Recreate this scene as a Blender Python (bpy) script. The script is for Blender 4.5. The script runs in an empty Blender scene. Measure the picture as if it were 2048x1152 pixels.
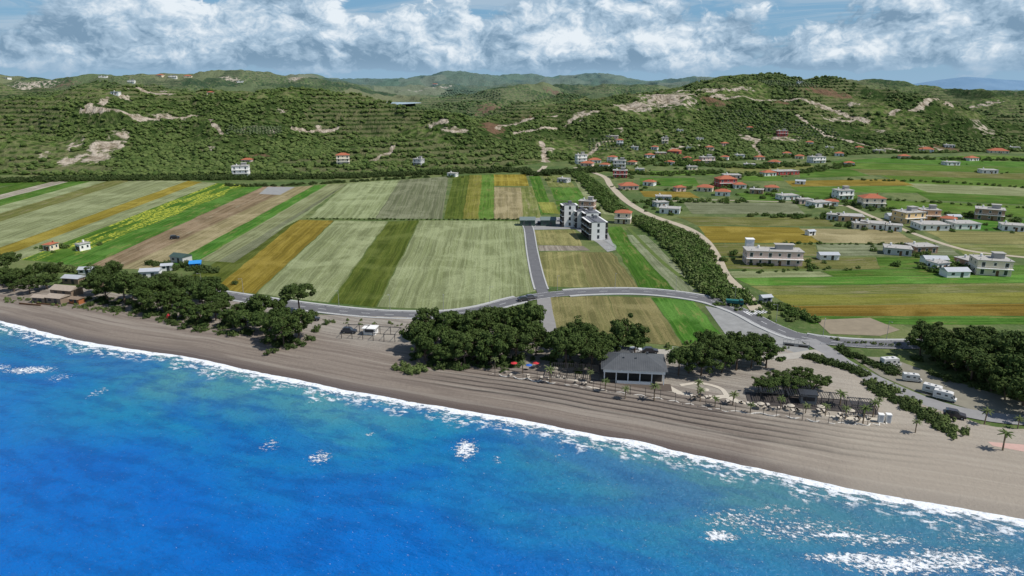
import bpy, math, random
import numpy as np
from mathutils import Vector, Matrix
random.seed(7); rng=np.random.default_rng(7)
R=math.radians
scene=bpy.context.scene
CAM_H=70.0; PITCH=R(16.25); F=1365.0
cp,sp=math.cos(PITCH),math.sin(PITCH)
# ---------------------------------------------------------------- survey helpers (photo bearing -> world position on the ground)
def ray(px,py):
    x=(px-1024)/F; y=(576-py)/F
    return x, cp+y*sp, -sp+y*cp
def G(px,py,z=0.0):
    x,y,zz=ray(px,py); t=(z-CAM_H)/zz
    return (x*t,y*t)
def D(px,py,Y):
    x,y,zz=ray(px,py); t=Y/y
    return (x*t,Y,CAM_H+zz*t)
# ---------------------------------------------------------------- noise
TAB=rng.random((256,256))
def vn(x,y,s=0):
    x=np.asarray(x,float)+s*37.3; y=np.asarray(y,float)+s*91.7
    xi=np.floor(x).astype(int); yi=np.floor(y).astype(int); xf=x-xi; yf=y-yi
    xf=xf*xf*(3-2*xf); yf=yf*yf*(3-2*yf)
    a=TAB[xi%256,yi%256]; b=TAB[(xi+1)%256,yi%256]; c=TAB[xi%256,(yi+1)%256]; d=TAB[(xi+1)%256,(yi+1)%256]
    return (a*(1-xf)+b*xf)*(1-yf)+(c*(1-xf)+d*xf)*yf
def fbm(x,y,o=4,s=0):
    r=0;a=.5;t=0
    for i in range(o):
        r=r+a*vn(x*2**i,y*2**i,s+i); t+=a; a*=.5
    return r/t
def sstep(a,b,x):
    t=np.clip((x-a)/(b-a),0,1); return t*t*(3-2*t)
# ---------------------------------------------------------------- node helpers
def N(nt,typ,inp=None,**kw):
    n=nt.nodes.new(typ)
    for k,v in kw.items(): setattr(n,k,v)
    for k,v in (inp or {}).items():
        if isinstance(v,bpy.types.NodeSocket): nt.links.new(v,n.inputs[k])
        else:
            if isinstance(v,(tuple,list)) and n.inputs[k].type=='RGBA' and len(v)==3: v=(*v,1)
            n.inputs[k].default_value=v
    return n
def M(nt,op,a,b=0.0,c=0.0,clamp=False):
    n=N(nt,'ShaderNodeMath',{0:a,1:b,2:c},operation=op); n.use_clamp=clamp; return n.outputs[0]
def MR(nt,v,a,b,c=0.0,d=1.0,smooth=True):
    n=N(nt,'ShaderNodeMapRange',{0:v,1:a,2:b,3:c,4:d}); n.interpolation_type='SMOOTHSTEP' if smooth else 'LINEAR'; return n.outputs[0]
def MIX(nt,f,a,b,mode='MIX'):
    n=nt.nodes.new('ShaderNodeMix'); n.data_type='RGBA'; n.blend_type=mode
    for i,v in ((0,f),(6,a),(7,b)):
        if isinstance(v,bpy.types.NodeSocket): nt.links.new(v,n.inputs[i])
        else:
            if isinstance(v,(tuple,list)) and len(v)==3: v=(*v,1)
            n.inputs[i].default_value=v
    return n.outputs[2]
def NOISE(nt,vec,scale,detail=4,rough=.55,dist=0.0,dim='2D'):
    return N(nt,'ShaderNodeTexNoise',{'Vector':vec,'Scale':scale,'Detail':detail,'Roughness':rough,'Distortion':dist},noise_dimensions=dim).outputs[0]
def VSC(nt,vec,s):
    return N(nt,'ShaderNodeVectorMath',{0:vec,1:s},operation='MULTIPLY').outputs[0]
def newmat(name):
    m=bpy.data.materials.new(name); m.use_nodes=True; nt=m.node_tree; nt.nodes.clear()
    o=nt.nodes.new('ShaderNodeOutputMaterial'); b=nt.nodes.new('ShaderNodeBsdfPrincipled'); nt.links.new(b.outputs[0],o.inputs[0])
    b.inputs['Roughness'].default_value=.85; b.inputs['Specular IOR Level'].default_value=.2
    return m,nt,b
def bump(nt,b,h,strength=.5,dist=.1):
    n=N(nt,'ShaderNodeBump',{'Height':h,'Strength':strength,'Distance':dist}); nt.links.new(n.outputs[0],b.inputs['Normal'])
_mc={}
def smat(name,col,rough=.8,var=.25,scale=1.5,spec=.2,metal=0):
    if name in _mc: return _mc[name]
    m,nt,b=newmat(name); tc=N(nt,'ShaderNodeTexCoord').outputs['Object']
    n=NOISE(nt,tc,scale,3,.6,0,'3D')
    c=MIX(nt,n,tuple(x*(1-var) for x in col),tuple(min(1,x*(1+var)) for x in col))
    nt.links.new(c,b.inputs['Base Color']); b.inputs['Roughness'].default_value=rough
    b.inputs['Specular IOR Level'].default_value=spec; b.inputs['Metallic'].default_value=metal
    _mc[name]=m; return m
# ---------------------------------------------------------------- mesh helpers
def link(o,parent=None):
    scene.collection.objects.link(o)
    if parent: o.parent=parent
    return o
def npmesh(name,V,Fq,mats,smooth=False,uv=None,attrs=None,mi=None):
    V=np.asarray(V,np.float32); Fq=np.asarray(Fq,np.int32); k=Fq.shape[1]
    me=bpy.data.meshes.new(name); me.vertices.add(len(V)); me.vertices.foreach_set('co',V.ravel())
    me.loops.add(Fq.size); me.loops.foreach_set('vertex_index',Fq.ravel())
    me.polygons.add(len(Fq)); me.polygons.foreach_set('loop_start',np.arange(0,Fq.size,k,dtype=np.int32))
    me.polygons.foreach_set('loop_total',np.full(len(Fq),k,np.int32))
    if mi is not None: me.polygons.foreach_set('material_index',np.asarray(mi,np.int32))
    me.polygons.foreach_set('use_smooth',np.full(len(Fq),smooth))
    if uv is not None:
        l=me.uv_layers.new(name='UVMap'); l.data.foreach_set('uv',np.asarray(uv,np.float32)[Fq.ravel()].ravel())
    for an,av in (attrs or {}).items():
        a=me.attributes.new(an,'FLOAT','POINT'); a.data.foreach_set('value',np.asarray(av,np.float32).ravel())
    for m in mats: me.materials.append(m)
    me.update(); me.validate()
    return me
def gridfaces(nr,nc):
    i=np.arange(nr-1)[:,None]*nc+np.arange(nc-1)[None,:]; i=i.ravel()
    return np.stack([i,i+1,i+nc+1,i+nc],1)
class MB:
    def __init__(s): s.v=[];s.f=[];s.m=[]
    def add(s,vs,fs,mi=0):
        k=len(s.v); s.v+=[tuple(v) for v in vs]; s.f+=[tuple(k+i for i in f) for f in fs]; s.m+=[mi]*len(fs)
    def box(s,c,d,rz=0,mi=0,top=1.0):
        cx,cy,cz=c; x,y,z=d[0]/2,d[1]/2,d[2]/2; vs=[]
        for zz,k in((-z,1),(z,top)):
            for a,b in((-x,-y),(x,-y),(x,y),(-x,y)):
                a*=k;b*=k; vs.append((cx+a*math.cos(rz)-b*math.sin(rz),cy+a*math.sin(rz)+b*math.cos(rz),cz+zz))
        s.add(vs,[(3,2,1,0),(4,5,6,7),(0,1,5,4),(1,2,6,5),(2,3,7,6),(3,0,4,7)],mi)
    def cyl(s,p0,p1,r0,r1,n=8,mi=0):
        p0=Vector(p0);p1=Vector(p1); a=(p1-p0).normalized(); u=a.orthogonal().normalized(); w=a.cross(u); vs=[]
        for p,r in((p0,r0),(p1,r1)):
            for i in range(n):
                t=2*math.pi*i/n; vs.append(p+u*r*math.cos(t)+w*r*math.sin(t))
        fs=[(i,(i+1)%n,n+(i+1)%n,n+i) for i in range(n)]+[tuple(range(n-1,-1,-1)),tuple(range(n,2*n))]
        s.add(vs,fs,mi)
    def prism(s,prof,y0,y1,mi=0):   # profile in xz extruded on y
        n=len(prof); vs=[(x,y0,z) for x,z in prof]+[(x,y1,z) for x,z in prof]
        s.add(vs,[(i,(i+1)%n,n+(i+1)%n,n+i) for i in range(n)]+[tuple(range(n-1,-1,-1)),tuple(range(n,2*n))],mi)
    def mesh(s,name,mats,smooth=False):
        me=bpy.data.meshes.new(name); me.from_pydata(s.v,[],s.f)
        for m in mats: me.materials.append(m)
        me.polygons.foreach_set('material_index',s.m)
        if smooth: me.polygons.foreach_set('use_smooth',[True]*len(s.f))
        me.update(); return me
    def obj(s,name,mats,loc=(0,0,0),rz=0,parent=None,smooth=False,sc=1):
        o=bpy.data.objects.new(name,s.mesh(name,mats,smooth)); link(o,parent); o.location=loc; o.rotation_euler=(0,0,rz); o.scale=(sc,)*3; return o
def inst(name,me,loc,rz=0,sc=1):
    o=bpy.data.objects.new(name,me); link(o); o.location=loc; o.rotation_euler=(0,0,rz); o.scale=(sc,sc,sc) if not isinstance(sc,tuple) else sc; return o
# ---------------------------------------------------------------- shoreline frame (s along the beach, t inland)
SEA=-1.2
shpx=[(0,640),(100,665),(200,688),(350,708),(500,738),(650,770),(800,797),(950,822),(1100,848),(1250,878),(1400,908),(1550,940),(1700,974),(1850,1003),(2048,1036)]
SH=np.array([G(x,y,SEA) for x,y in shpx])
p0=SH[0]; dv=(SH[-1]-SH[0]); dv/=np.linalg.norm(dv); mv=np.array([-dv[1],dv[0]])
sS=(SH-p0)@dv; oS=(SH-p0)@mv
def off(s): return np.interp(s,sS,oS)+1.2*(fbm(np.asarray(s)/14.,np.asarray(s)*0.+2,3,31)-.5)
def ST(s,t):
    s=np.asarray(s,float); o=off(s)+t
    return p0[0]+dv[0]*s+mv[0]*o, p0[1]+dv[1]*s+mv[1]*o
def toST(p):
    p=np.asarray(p)-p0; s=p@dv; return s,p@mv-off(s)
SMAX=sS[-1]
# ---------------------------------------------------------------- hills height field
LAKE=D(768,207,1450)
ridges=[
 ([(-500,215,850),(-200,208,850),(0,210,840),(120,196,850),(230,188,860),(400,188,870),(560,187,870),(640,196,860),(700,216,830),(780,232,800),(880,244,770),(960,266,730),(1030,290,690)],300,.2),
 ([(180,190,850),(130,240,740),(100,290,680)],110,0),
 ([(480,190,850),(470,250,710)],100,0),
 ([(690,210,820),(640,260,700)],100,0),
 ([(-600,152,1800),(0,155,1800),(110,164,1850),(200,156,1800),(330,154,1800),(480,147,1900),(560,156,1900),(640,176,1750)],520,.3),
 ([(-300,184,1300),(0,176,1300),(150,182,1250),(330,180,1250)],230,.2),
 ([(560,158,2800),(600,149,2800),(640,158,2800),(700,174,2600)],400,.3),
 ([(870,244,1180),(940,214,1450),(1000,188,1700),(1060,172,1850),(1150,170,1900),(1300,178,1900)],340,.2),
 ([(1000,236,1150),(1080,210,1300),(1150,190,1500)],160,.2),
 ([(600,160,4200),(700,158,4200),(800,161,4200),(880,152,4000),(920,144,4000),(960,152,4000),(1040,150,4200),(1100,156,4200),(1190,149,4200),(1230,158,4200),(1290,161,4200),(1340,166,4200),(1390,156,4000),(1440,158,4000),(1500,164,3900),(1650,168,3900),(1750,172,3900),(1830,178,3900)],900,0),
 ([(600,178,2700),(800,176,2800),(1000,172,3000),(1200,172,3000),(1400,172,2900)],350,0),
 ([(1065,276,860),(1130,248,900),(1200,216,960),(1300,192,1030),(1400,180,1080),(1480,166,1130),(1550,157,1150),(1620,164,1150),(1690,180,1110),(1760,220,1020),(1830,262,940),(1880,290,880)],330,.25),
 ([(1300,195,1000),(1330,240,880),(1340,275,810)],110,0),
 ([(1560,170,1120),(1540,230,940),(1560,268,850)],110,0),
 ([(1560,172,1600),(1640,166,1600),(1700,164,1600),(1770,170,1550),(1850,180,1500),(1950,182,1450),(2048,183,1400),(2400,186,1350)],560,.25),
 ([(1950,186,1430),(2000,230,1180),(1990,270,980)],150,0),
]
RW=[([D(*p) for p in pts],w,b) for pts,w,b in ridges]
FT=np.array([G(*p) for p in [(-400,380),(-200,374),(0,366),(200,360),(450,356),(700,352),(900,343),(1000,338),(1080,328),(1150,322),(1250,325),(1400,326),(1550,322),(1650,316),(1750,309),(2048,306),(2500,306)]])
FA=FT[:,0]/FT[:,1]
def hills_h(X,Y):
    H=np.zeros_like(X)+40*sstep(850,1700,Y)+10*sstep(2000,4000,Y)
    wx=X+40*(fbm(X/140,Y/140,3,5)-.5); wy=Y+70*(fbm(X/120,Y/120,3,9)-.5)
    for P,w,b in RW:
        best=np.zeros_like(X)
        for (x0,y0,h0),(x1,y1,h1) in zip(P[:-1],P[1:]):
            dx,dy=x1-x0,y1-y0; L=dx*dx+dy*dy
            t=np.clip(((wx-x0)*dx+(wy-y0)*dy)/L,0,1)
            d=np.hypot(wx-x0-t*dx,wy-y0-t*dy); q=np.clip(d/w,0,1)
            pr=(0.5+0.5*np.cos(np.pi*q))*.75+.25*(1-q)
            best=np.maximum(best,(h0+t*(h1-h0))*pr)
        k=6.0
        H=np.maximum(H,best)+np.maximum(k-np.abs(H-best),0)**2/(4*k)*(best>0.5)
    n=fbm(X/90,Y/90,5,3)-.5; rg=1-np.abs(2*fbm(X/130,Y/130,4,12)-1)
    H=H+(n*20+ (rg-.77)*40)*np.clip(H/35,0,1)
    g=np.exp(-(((X-LAKE[0])/95)**2+((Y-LAKE[1]+90)/300)**2)**2); H=H*(1-g)+np.minimum(H,LAKE[2]-3)*g
    yf=np.interp(X/np.maximum(Y,1),FA,FT[:,1])+30*(fbm(X/60,Y/60,3,17)-.5)
    q=np.clip((Y-yf)/170,0,1)
    return H*(.25*np.minimum(q*6,1)*(q>0)*np.clip(q*2,0,1)+.75*sstep(0,1,q))-1.0*(q<=.02)-.0
# polar grid
az=np.radians(np.linspace(-54,54,900)); rr=np.geomspace(430,9000,620)
RR,AZ=np.meshgrid(rr,az,indexing='ij'); HX=RR*np.sin(AZ); HY=RR*np.cos(AZ); HZ=hills_h(HX,HY)-.15
HZ=np.where((HY<430),-2,HZ)
def hit(px,py):
    x,y,z=ray(px,py); Ys=np.concatenate([np.arange(300,1500,3.0),np.arange(1500,6000,15.0)]); X=x/y*Ys; Z=CAM_H+z/y*Ys
    H=np.maximum(hills_h(X,Ys),0); i=np.argmax(H>=Z)
    return (X[i],Ys[i],H[i])
bare=np.zeros_like(HX); red=np.zeros_like(HX)
scars=[(215,292,34,18,1),(190,318,36,14,1),(140,322,26,12,.95),(245,272,22,10,.95),(150,290,16,12,.7),(300,188,90,4,1),(330,185,50,3,1),(240,190,30,4,.8),(340,236,45,5,.9),(280,238,35,4,.8),(910,262,30,8,.9),(880,246,24,6,.8),(1265,214,46,10,.9),(1330,192,60,5,.9),(1420,183,70,5,.9),(1480,178,30,3,.8),(1560,280,38,8,.8),(1500,276,25,5,.8),(1860,298,25,5,.8),(600,155,25,5,.8),(460,158,40,3,.7),(1240,258,20,4,.5),(60,168,40,3,.6),(1680,240,40,5,.6),(640,262,20,3,.7),(90,312,18,7,.7),(1760,262,16,4,.6),(1100,300,14,6,.7),(560,225,16,3,.6),(1160,225,24,4,.6),(1700,210,30,4,.6),(1950,240,24,4,.5),(420,300,16,4,.5)]
reds=[(1000,216,50,7,.9),(985,250,28,7,.9),(1110,187,25,4,.8),(1660,186,45,8,.9),(1790,198,20,6,.6),(520,312,35,4,.7),(1890,296,25,7,.7),(120,170,30,4,.6),(1560,205,40,4,.7),(1430,200,40,5,.7),(1060,236,30,5,.6)]
def splat(A,px,py,a,b,st):
    c=hit(px,py); l=hit(px-a,py); u=hit(px,py-b); 
    rx=min(max(6,abs(c[0]-l[0])),120) ; ry=min(max(8,abs(u[1]-c[1])),70)
    q=((HX-c[0])/rx)**2+((HY-c[1])/ry)**2
    return np.maximum(A,st*np.exp(-q))
for s_ in scars: bare=splat(bare,*s_)
for s_ in reds: red=splat(red,*s_)
tracks=[([(1520,328),(1515,305),(1510,290),(1530,280),(1565,274)],3.5),([(1600,200),(1640,212),(1690,232),(1740,243)],5),([(1598,234),(1640,262),(1700,285),(1760,296),(1815,305)],3.5),([(170,226),(185,208),(205,194)],4),([(175,226),(260,232),(330,238),(385,236)],4),([(755,322),(770,308),(780,294)],3.5),([(1078,338),(1092,322),(1080,300),(1078,285)],4),([(1030,270),(1080,254),(1140,240),(1190,222)],3),([(720,190),(800,182),(900,176)],6),([(1440,196),(1520,200),(1600,198)],4),([(590,258),(640,265),(665,262)],3),([(420,240),(480,262),(560,266)],2.5),([(1300,200),(1360,196),(1440,190)],5),([(1000,262),(1050,240),(1120,232)],4),([(1880,240),(1940,215),(2000,205)],5),([(1780,230),(1830,215),(1900,206)],5),([(1350,300),(1420,290),(1500,290)],2.5),([(1160,318),(1200,290),(1230,280)],3)]
for pts,w in tracks:
    P=[hit(*p) for p in pts]
    for a,b in zip(P[:-1],P[1:]):
        dx,dy=b[0]-a[0],b[1]-a[1]; L=dx*dx+dy*dy+1e-6
        if L>300**2: continue
        jx=HX+10*(vn(HX/30,HY/30,4)-.5); jy=HY+10*(vn(HX/30,HY/30,6)-.5)
        t=np.clip(((jx-a[0])*dx+(jy-a[1])*dy)/L,0,1); d=np.hypot(jx-a[0]-t*dx,jy-a[1]-t*dy)
        bare=np.maximum(bare,.95*np.exp(-(d/w)**2))
mead_f=lambda x,y: sstep(.48,.57,fbm(x/90,y/90,5,41)-.05*(y<980)*(x/y<-.05))
terr_f=lambda x,y: sstep(.54,.58,fbm(x/120,y/120,4,51))
mead=mead_f(HX,HY); terr=terr_f(HX,HY)
m,nt,b=newmat('hillside')
tc=N(nt,'ShaderNodeTexCoord').outputs['Object']; sz_=N(nt,'ShaderNodeSeparateXYZ',{0:tc})
n2=NOISE(nt,tc,.12,5,.65); n1=NOISE(nt,tc,.02,5,.6); n5=NOISE(nt,tc,.007,4,.6)
am_=N(nt,'ShaderNodeAttribute',attribute_name='meadow').outputs['Fac']; at_=N(nt,'ShaderNodeAttribute',attribute_name='terrace').outputs['Fac']
c=MIX(nt,MR(nt,n1,.36,.64),(.04,.07,.02),(.085,.12,.036))
c=MIX(nt,MR(nt,n5,.42,.62,0,.5),c,(.03,.053,.015))
c=MIX(nt,M(nt,'MULTIPLY',am_,.9),c,MIX(nt,MR(nt,n2,.4,.6),(.085,.135,.033),(.165,.185,.075)))
vo=N(nt,'ShaderNodeTexVoronoi',{'Vector':tc,'Scale':.14},voronoi_dimensions='2D').outputs['Distance']
c=MIX(nt,MR(nt,vo,.2,.6,.7,0),c,(.022,.042,.012))
tz_=M(nt,'FRACT',M(nt,'MULTIPLY',M(nt,'ADD',sz_.outputs[2],M(nt,'MULTIPLY',n1,5)),.22))
c=MIX(nt,M(nt,'MULTIPLY',at_,MR(nt,M(nt,'ABSOLUTE',M(nt,'SUBTRACT',tz_,.5)),.1,.35,.0,.65)),c,(.15,.155,.075))
c=MIX(nt,MR(nt,n2,.52,.70,0,.6),c,(.17,.155,.085))
fv=N(nt,'ShaderNodeTexVoronoi',{'Vector':VSC(nt,tc,(.008,.004,1)),'Scale':1.0},voronoi_dimensions='2D')
fvs=N(nt,'ShaderNodeSeparateColor',{0:fv.outputs['Color']})
c=MIX(nt,M(nt,'MULTIPLY',MR(nt,fvs.outputs[0],.5,.55,0,.7),MR(nt,sz_.outputs[1],1250,1700)),c,MIX(nt,fvs.outputs[1],(.08,.14,.04),(.22,.21,.11)))
ab=N(nt,'ShaderNodeAttribute',attribute_name='bare').outputs['Fac']; ar=N(nt,'ShaderNodeAttribute',attribute_name='red').outputs['Fac']
nn2=M(nt,'MULTIPLY',M(nt,'SUBTRACT',n2,.5),2.0)
bm=M(nt,'MULTIPLY',MR(nt,M(nt,'ADD',ab,nn2),.32,.7),MR(nt,ab,.12,.4)); rm=M(nt,'MULTIPLY',MR(nt,M(nt,'ADD',ar,nn2),.3,.75),MR(nt,ar,.12,.4))
c=MIX(nt,M(nt,'MULTIPLY',rm,.85),c,(.17,.10,.068)); c=MIX(nt,bm,c,MIX(nt,MR(nt,n2,.35,.65),(.21,.17,.12),(.46,.40,.32)))
c=MIX(nt,MR(nt,sz_.outputs[1],1000,4500,0,.62,False),c,(.11,.19,.22))  # aerial haze painted into the hill colour, stronger with distance
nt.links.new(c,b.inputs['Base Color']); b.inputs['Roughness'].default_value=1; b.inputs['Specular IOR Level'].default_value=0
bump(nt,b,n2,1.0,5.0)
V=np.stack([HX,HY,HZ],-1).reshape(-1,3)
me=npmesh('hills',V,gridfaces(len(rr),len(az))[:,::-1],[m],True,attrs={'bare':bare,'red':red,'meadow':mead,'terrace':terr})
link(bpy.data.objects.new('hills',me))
# distant mountains, haze blue put into their base colour
mm,nt,b=newmat('distant_mountain'); tc=N(nt,'ShaderNodeTexCoord').outputs['Object']
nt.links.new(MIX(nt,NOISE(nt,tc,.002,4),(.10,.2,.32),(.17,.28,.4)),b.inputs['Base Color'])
xs=np.linspace(2500,12500,160); rows=[]
for k,(hh,yo) in enumerate(((-200,0),(1.,1500),(-200,4500))):
    z=np.full_like(xs,-50.) if hh<0 else 60+ (170*np.exp(-((xs-8200)/900)**2)+110*np.exp(-((xs-9900)/1100)**2)+60*fbm(xs/700,xs*0,4))
    rows.append(np.stack([xs,np.full_like(xs,11500+yo),z],-1))
me=npmesh('distant_mountains',np.array(rows).reshape(-1,3),gridfaces(3,160),[mm],True); link(bpy.data.objects.new('distant_mountains',me))
# lake
m,nt,b=newmat('lake_water'); b.inputs['Base Color'].default_value=(.42,.52,.58,1); b.inputs['Roughness'].default_value=.15; b.inputs['Specular IOR Level'].default_value=.8
mb=MB(); mb.add([(LAKE[0]+62*math.cos(a)*(1+.2*math.sin(3*a)),LAKE[1]+190*math.sin(a),LAKE[2]) for a in np.linspace(0,2*math.pi,32,endpoint=False)],[tuple(range(32))]); mb.obj('lake',[m])
# ---------------------------------------------------------------- ground sheet
m,nt,b=newmat('plain_ground'); tc=N(nt,'ShaderNodeTexCoord').outputs['Object']
n1=NOISE(nt,tc,.02,5,.6); n2=NOISE(nt,tc,.5,4,.7); n4=NOISE(nt,tc,.1,4,.6)
c=MIX(nt,MR(nt,n1,.35,.65),(.06,.105,.022),(.13,.155,.05)); c=MIX(nt,MR(nt,n2,.5,.75,0,.6),c,(.19,.18,.09)); c=MIX(nt,MR(nt,n4,.5,.6,0,.6),c,(.05,.082,.018))
nt.links.new(c,b.inputs['Base Color']); bump(nt,b,n2,.8,.4)
sl=np.concatenate([[-14000,-4000,-1000],np.linspace(-300,SMAX+300,80),[1500,4000,14000]])
tl=np.array([-60,-20,-5,0,3,8,14,18,60,200,600,1500,4000,14000.]); tz=np.array([-7,-3.5,-2,SEA-.15,-1.1,-.6,-.2,0,0,0,0,0,0,0.])
S,T=np.meshgrid(sl,tl); X,Y=ST(S,T); Z=np.repeat(tz[:,None],len(sl),1)
me=npmesh('ground',np.stack([X,Y,Z],-1).reshape(-1,3),gridfaces(len(tl),len(sl)),[m]); link(bpy.data.objects.new('ground',me))
# ---------------------------------------------------------------- beach
bp=[(-200,560),(0,563),(170,578),(330,600),(450,600),(520,612),(640,630),(900,640),(1000,655),(1100,690),(1250,700),(1350,700),(1540,690),(1600,712),(1680,730),(1760,772),(1850,812),(1960,850),(2048,858),(2300,860)]
bst=np.array([toST(G(*p)) for p in bp]); o_=np.argsort(bst[:,0]); bst=bst[o_]
sl=np.arange(-160,SMAX+90,1.0); tn=np.linspace(0,1,230)
Bt=np.interp(sl,bst[:,0],bst[:,1])+3*(fbm(sl/9,sl*0,4)-.5)
t0=-5.0; T=t0+(Bt[None,:]-t0)*(tn[:,None]**1.15); S=np.repeat(sl[None,:],len(tn),0)
zt=np.interp(T,[-20,-5,0,3,8,14,18],[-3.3,-1.9,SEA-.0,-.85,-.35,-.03,0.05])
s1=toST(G(840,770))[0]
fan=np.clip((S-(SMAX-70))/70,0,1)
T2=T*(1-.12*fan)+2.0*(fbm(S/50,T/40,2,8)-.5)-4*fan**2
fr=sstep(s1-15,s1+20,S)*sstep(7,9,T2)*(1-sstep(23,25,T2))*(1-sstep(SMAX-18,SMAX-3,S))
ph=T2*2*np.pi/2.2
Zb=zt+.09+fr*(.16+.16*np.sin(ph))+.10*(fbm(S/2.2,T/1.3,4,2)-.3)*sstep(4,12,T)
X,Y=ST(S,T)
m,nt,b=newmat('beach_sand'); uv=N(nt,'ShaderNodeTexCoord').outputs['UV']; tc=N(nt,'ShaderNodeTexCoord').outputs['Object']
t=N(nt,'ShaderNodeSeparateXYZ',{0:uv}).outputs[1]; ssx=N(nt,'ShaderNodeSeparateXYZ',{0:uv}).outputs[0]
nb=NOISE(nt,tc,.06,4,.6); nf=NOISE(nt,tc,1.2,5,.7); ns=NOISE(nt,VSC(nt,uv,(.03,.9,1)),1.0,5,.65,.3); ns2=NOISE(nt,VSC(nt,uv,(.012,.5,1)),1.0,5,.6,.2)
c=MIX(nt,nf,(.17,.14,.115),(.26,.22,.18))
c=MIX(nt,MR(nt,M(nt,'ADD',t,M(nt,'MULTIPLY',nb,10)),24,36,0,.8),c,MIX(nt,nf,(.23,.21,.175),(.37,.34,.29)))
c=MIX(nt,MR(nt,ns,.42,.62,0,.55),c,(.125,.10,.085))
c=MIX(nt,MR(nt,ns2,.52,.62,0,.5),c,(.31,.275,.23))
c=MIX(nt,MR(nt,M(nt,'ADD',t,M(nt,'MULTIPLY',ns,4)),2.0,6.5,.85,0),c,(.092,.07,.06))
fa=N(nt,'ShaderNodeAttribute',attribute_name='furrow').outputs['Fac']
c=MIX(nt,MR(nt,fa,0,1,0,.9,False),c,(.045,.038,.034))
c=MIX(nt,MR(nt,M(nt,'ADD',ssx,M(nt,'MULTIPLY',nb,40)),SMAX-35,SMAX,0,.6),c,(.38,.335,.27))
nt.links.new(c,b.inputs['Base Color']); bump(nt,b,M(nt,'ADD',nf,ns),.6,.25)
nt.links.new(MR(nt,t,1,6,.35,.95),b.inputs['Roughness'])
fur=fr*np.clip(-np.sin(ph)-.3,0,1)*1.9*(.45+fbm(S/6,T/2,2,4))
me=npmesh('beach',np.stack([X,Y,Zb],-1).reshape(-1,3),gridfaces(len(tn),len(sl)),[m],True,uv=np.stack([S,T],-1).reshape(-1,2),attrs={'furrow':fur}); link(bpy.data.objects.new('beach',me))
# ---------------------------------------------------------------- sea
sl=np.concatenate([[-14000,-3000,-800,-350],np.arange(-200,SMAX+80,.8),[600,1500,14000]])
tl=np.concatenate([np.arange(1.5,-40,-.4),np.arange(-40,-230,-.8),[-260,-400,-1000,-5000,-14000]])
S,T=np.meshgrid(sl,tl); X,Y=ST(S,T); d=-T
ph=d+4*(fbm(S/30,S*0+3,3)-.5)*2
amp=np.interp(d,[-2,0,2,30,200,300],[0,.02,.10,.12,.14,0])
Z=SEA+.02+amp*(.35*np.sin(ph*2*np.pi/8+5*fbm(S/18,d/12,3,2))*(.4+fbm(S/20,d/9,2,61))+ (fbm(S/3.4,d/1.9,4,11)-.5)*2.2)
Z+= .30*np.exp(-((ph-3.2)/1.0)**2)*fbm(S/7,S*0,3,5)*(d>0)
Z=np.where(d>235,SEA,Z)
fm=np.zeros_like(S)  # white mask: breaker patches and painted sun sparkle
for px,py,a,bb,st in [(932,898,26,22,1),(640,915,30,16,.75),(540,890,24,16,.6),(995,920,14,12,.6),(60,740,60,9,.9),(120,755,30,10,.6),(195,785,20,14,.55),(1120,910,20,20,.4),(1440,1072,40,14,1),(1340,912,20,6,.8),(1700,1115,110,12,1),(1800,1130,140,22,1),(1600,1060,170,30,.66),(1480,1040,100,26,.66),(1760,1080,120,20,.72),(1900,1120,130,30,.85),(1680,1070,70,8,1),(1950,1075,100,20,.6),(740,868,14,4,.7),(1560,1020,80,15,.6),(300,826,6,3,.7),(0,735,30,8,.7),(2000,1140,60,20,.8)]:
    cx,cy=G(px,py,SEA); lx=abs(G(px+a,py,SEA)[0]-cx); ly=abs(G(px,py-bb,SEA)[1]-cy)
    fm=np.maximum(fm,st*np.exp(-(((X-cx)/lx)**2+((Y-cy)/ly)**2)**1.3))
m,nt,b=newmat('sea_water'); uv=N(nt,'ShaderNodeTexCoord').outputs['UV']; tc=N(nt,'ShaderNodeTexCoord').outputs['Object']
sx=N(nt,'ShaderNodeSeparateXYZ',{0:uv}); dd=M(nt,'MULTIPLY',sx.outputs[1],-1.0); s_=sx.outputs[0]
big=NOISE(nt,tc,.018,4,.55); med=NOISE(nt,VSC(nt,uv,(.4,1,1)),.25,5,.65); fine=NOISE(nt,VSC(nt,uv,(.55,1,1)),1.3,4,.7); pt=NOISE(nt,VSC(nt,uv,(.5,1,1)),.04,5,.6,.5)
dj=M(nt,'ADD',dd,M(nt,'MULTIPLY',M(nt,'SUBTRACT',big,.5),50))
c=MIX(nt,MR(nt,dj,-2,24),(.075,.26,.29),(.010,.205,.36)); c=MIX(nt,MR(nt,dj,12,55),c,(.0012,.135,.48))
c=MIX(nt,MR(nt,pt,.42,.62,0,.5),c,(.001,.10,.42))
c=MIX(nt,M(nt,'MULTIPLY',MR(nt,M(nt,'ADD',dd,M(nt,'MULTIPLY',big,30)),105,155,0,.95),MR(nt,s_,190,60)),c,(.002,.065,.11))
c=MIX(nt,MR(nt,s_,70,0,0,.4),c,(.008,.15,.26))
c=MIX(nt,MR(nt,med,.42,.66,.0,.45),c,(.001,.065,.26))
c=MIX(nt,M(nt,'MULTIPLY',MR(nt,s_,150,260),MR(nt,dd,55,12,0,.6)),c,(.06,.16,.21))
c=MIX(nt,MR(nt,dd,0,5,.6,0),c,(.17,.21,.2))
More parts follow.
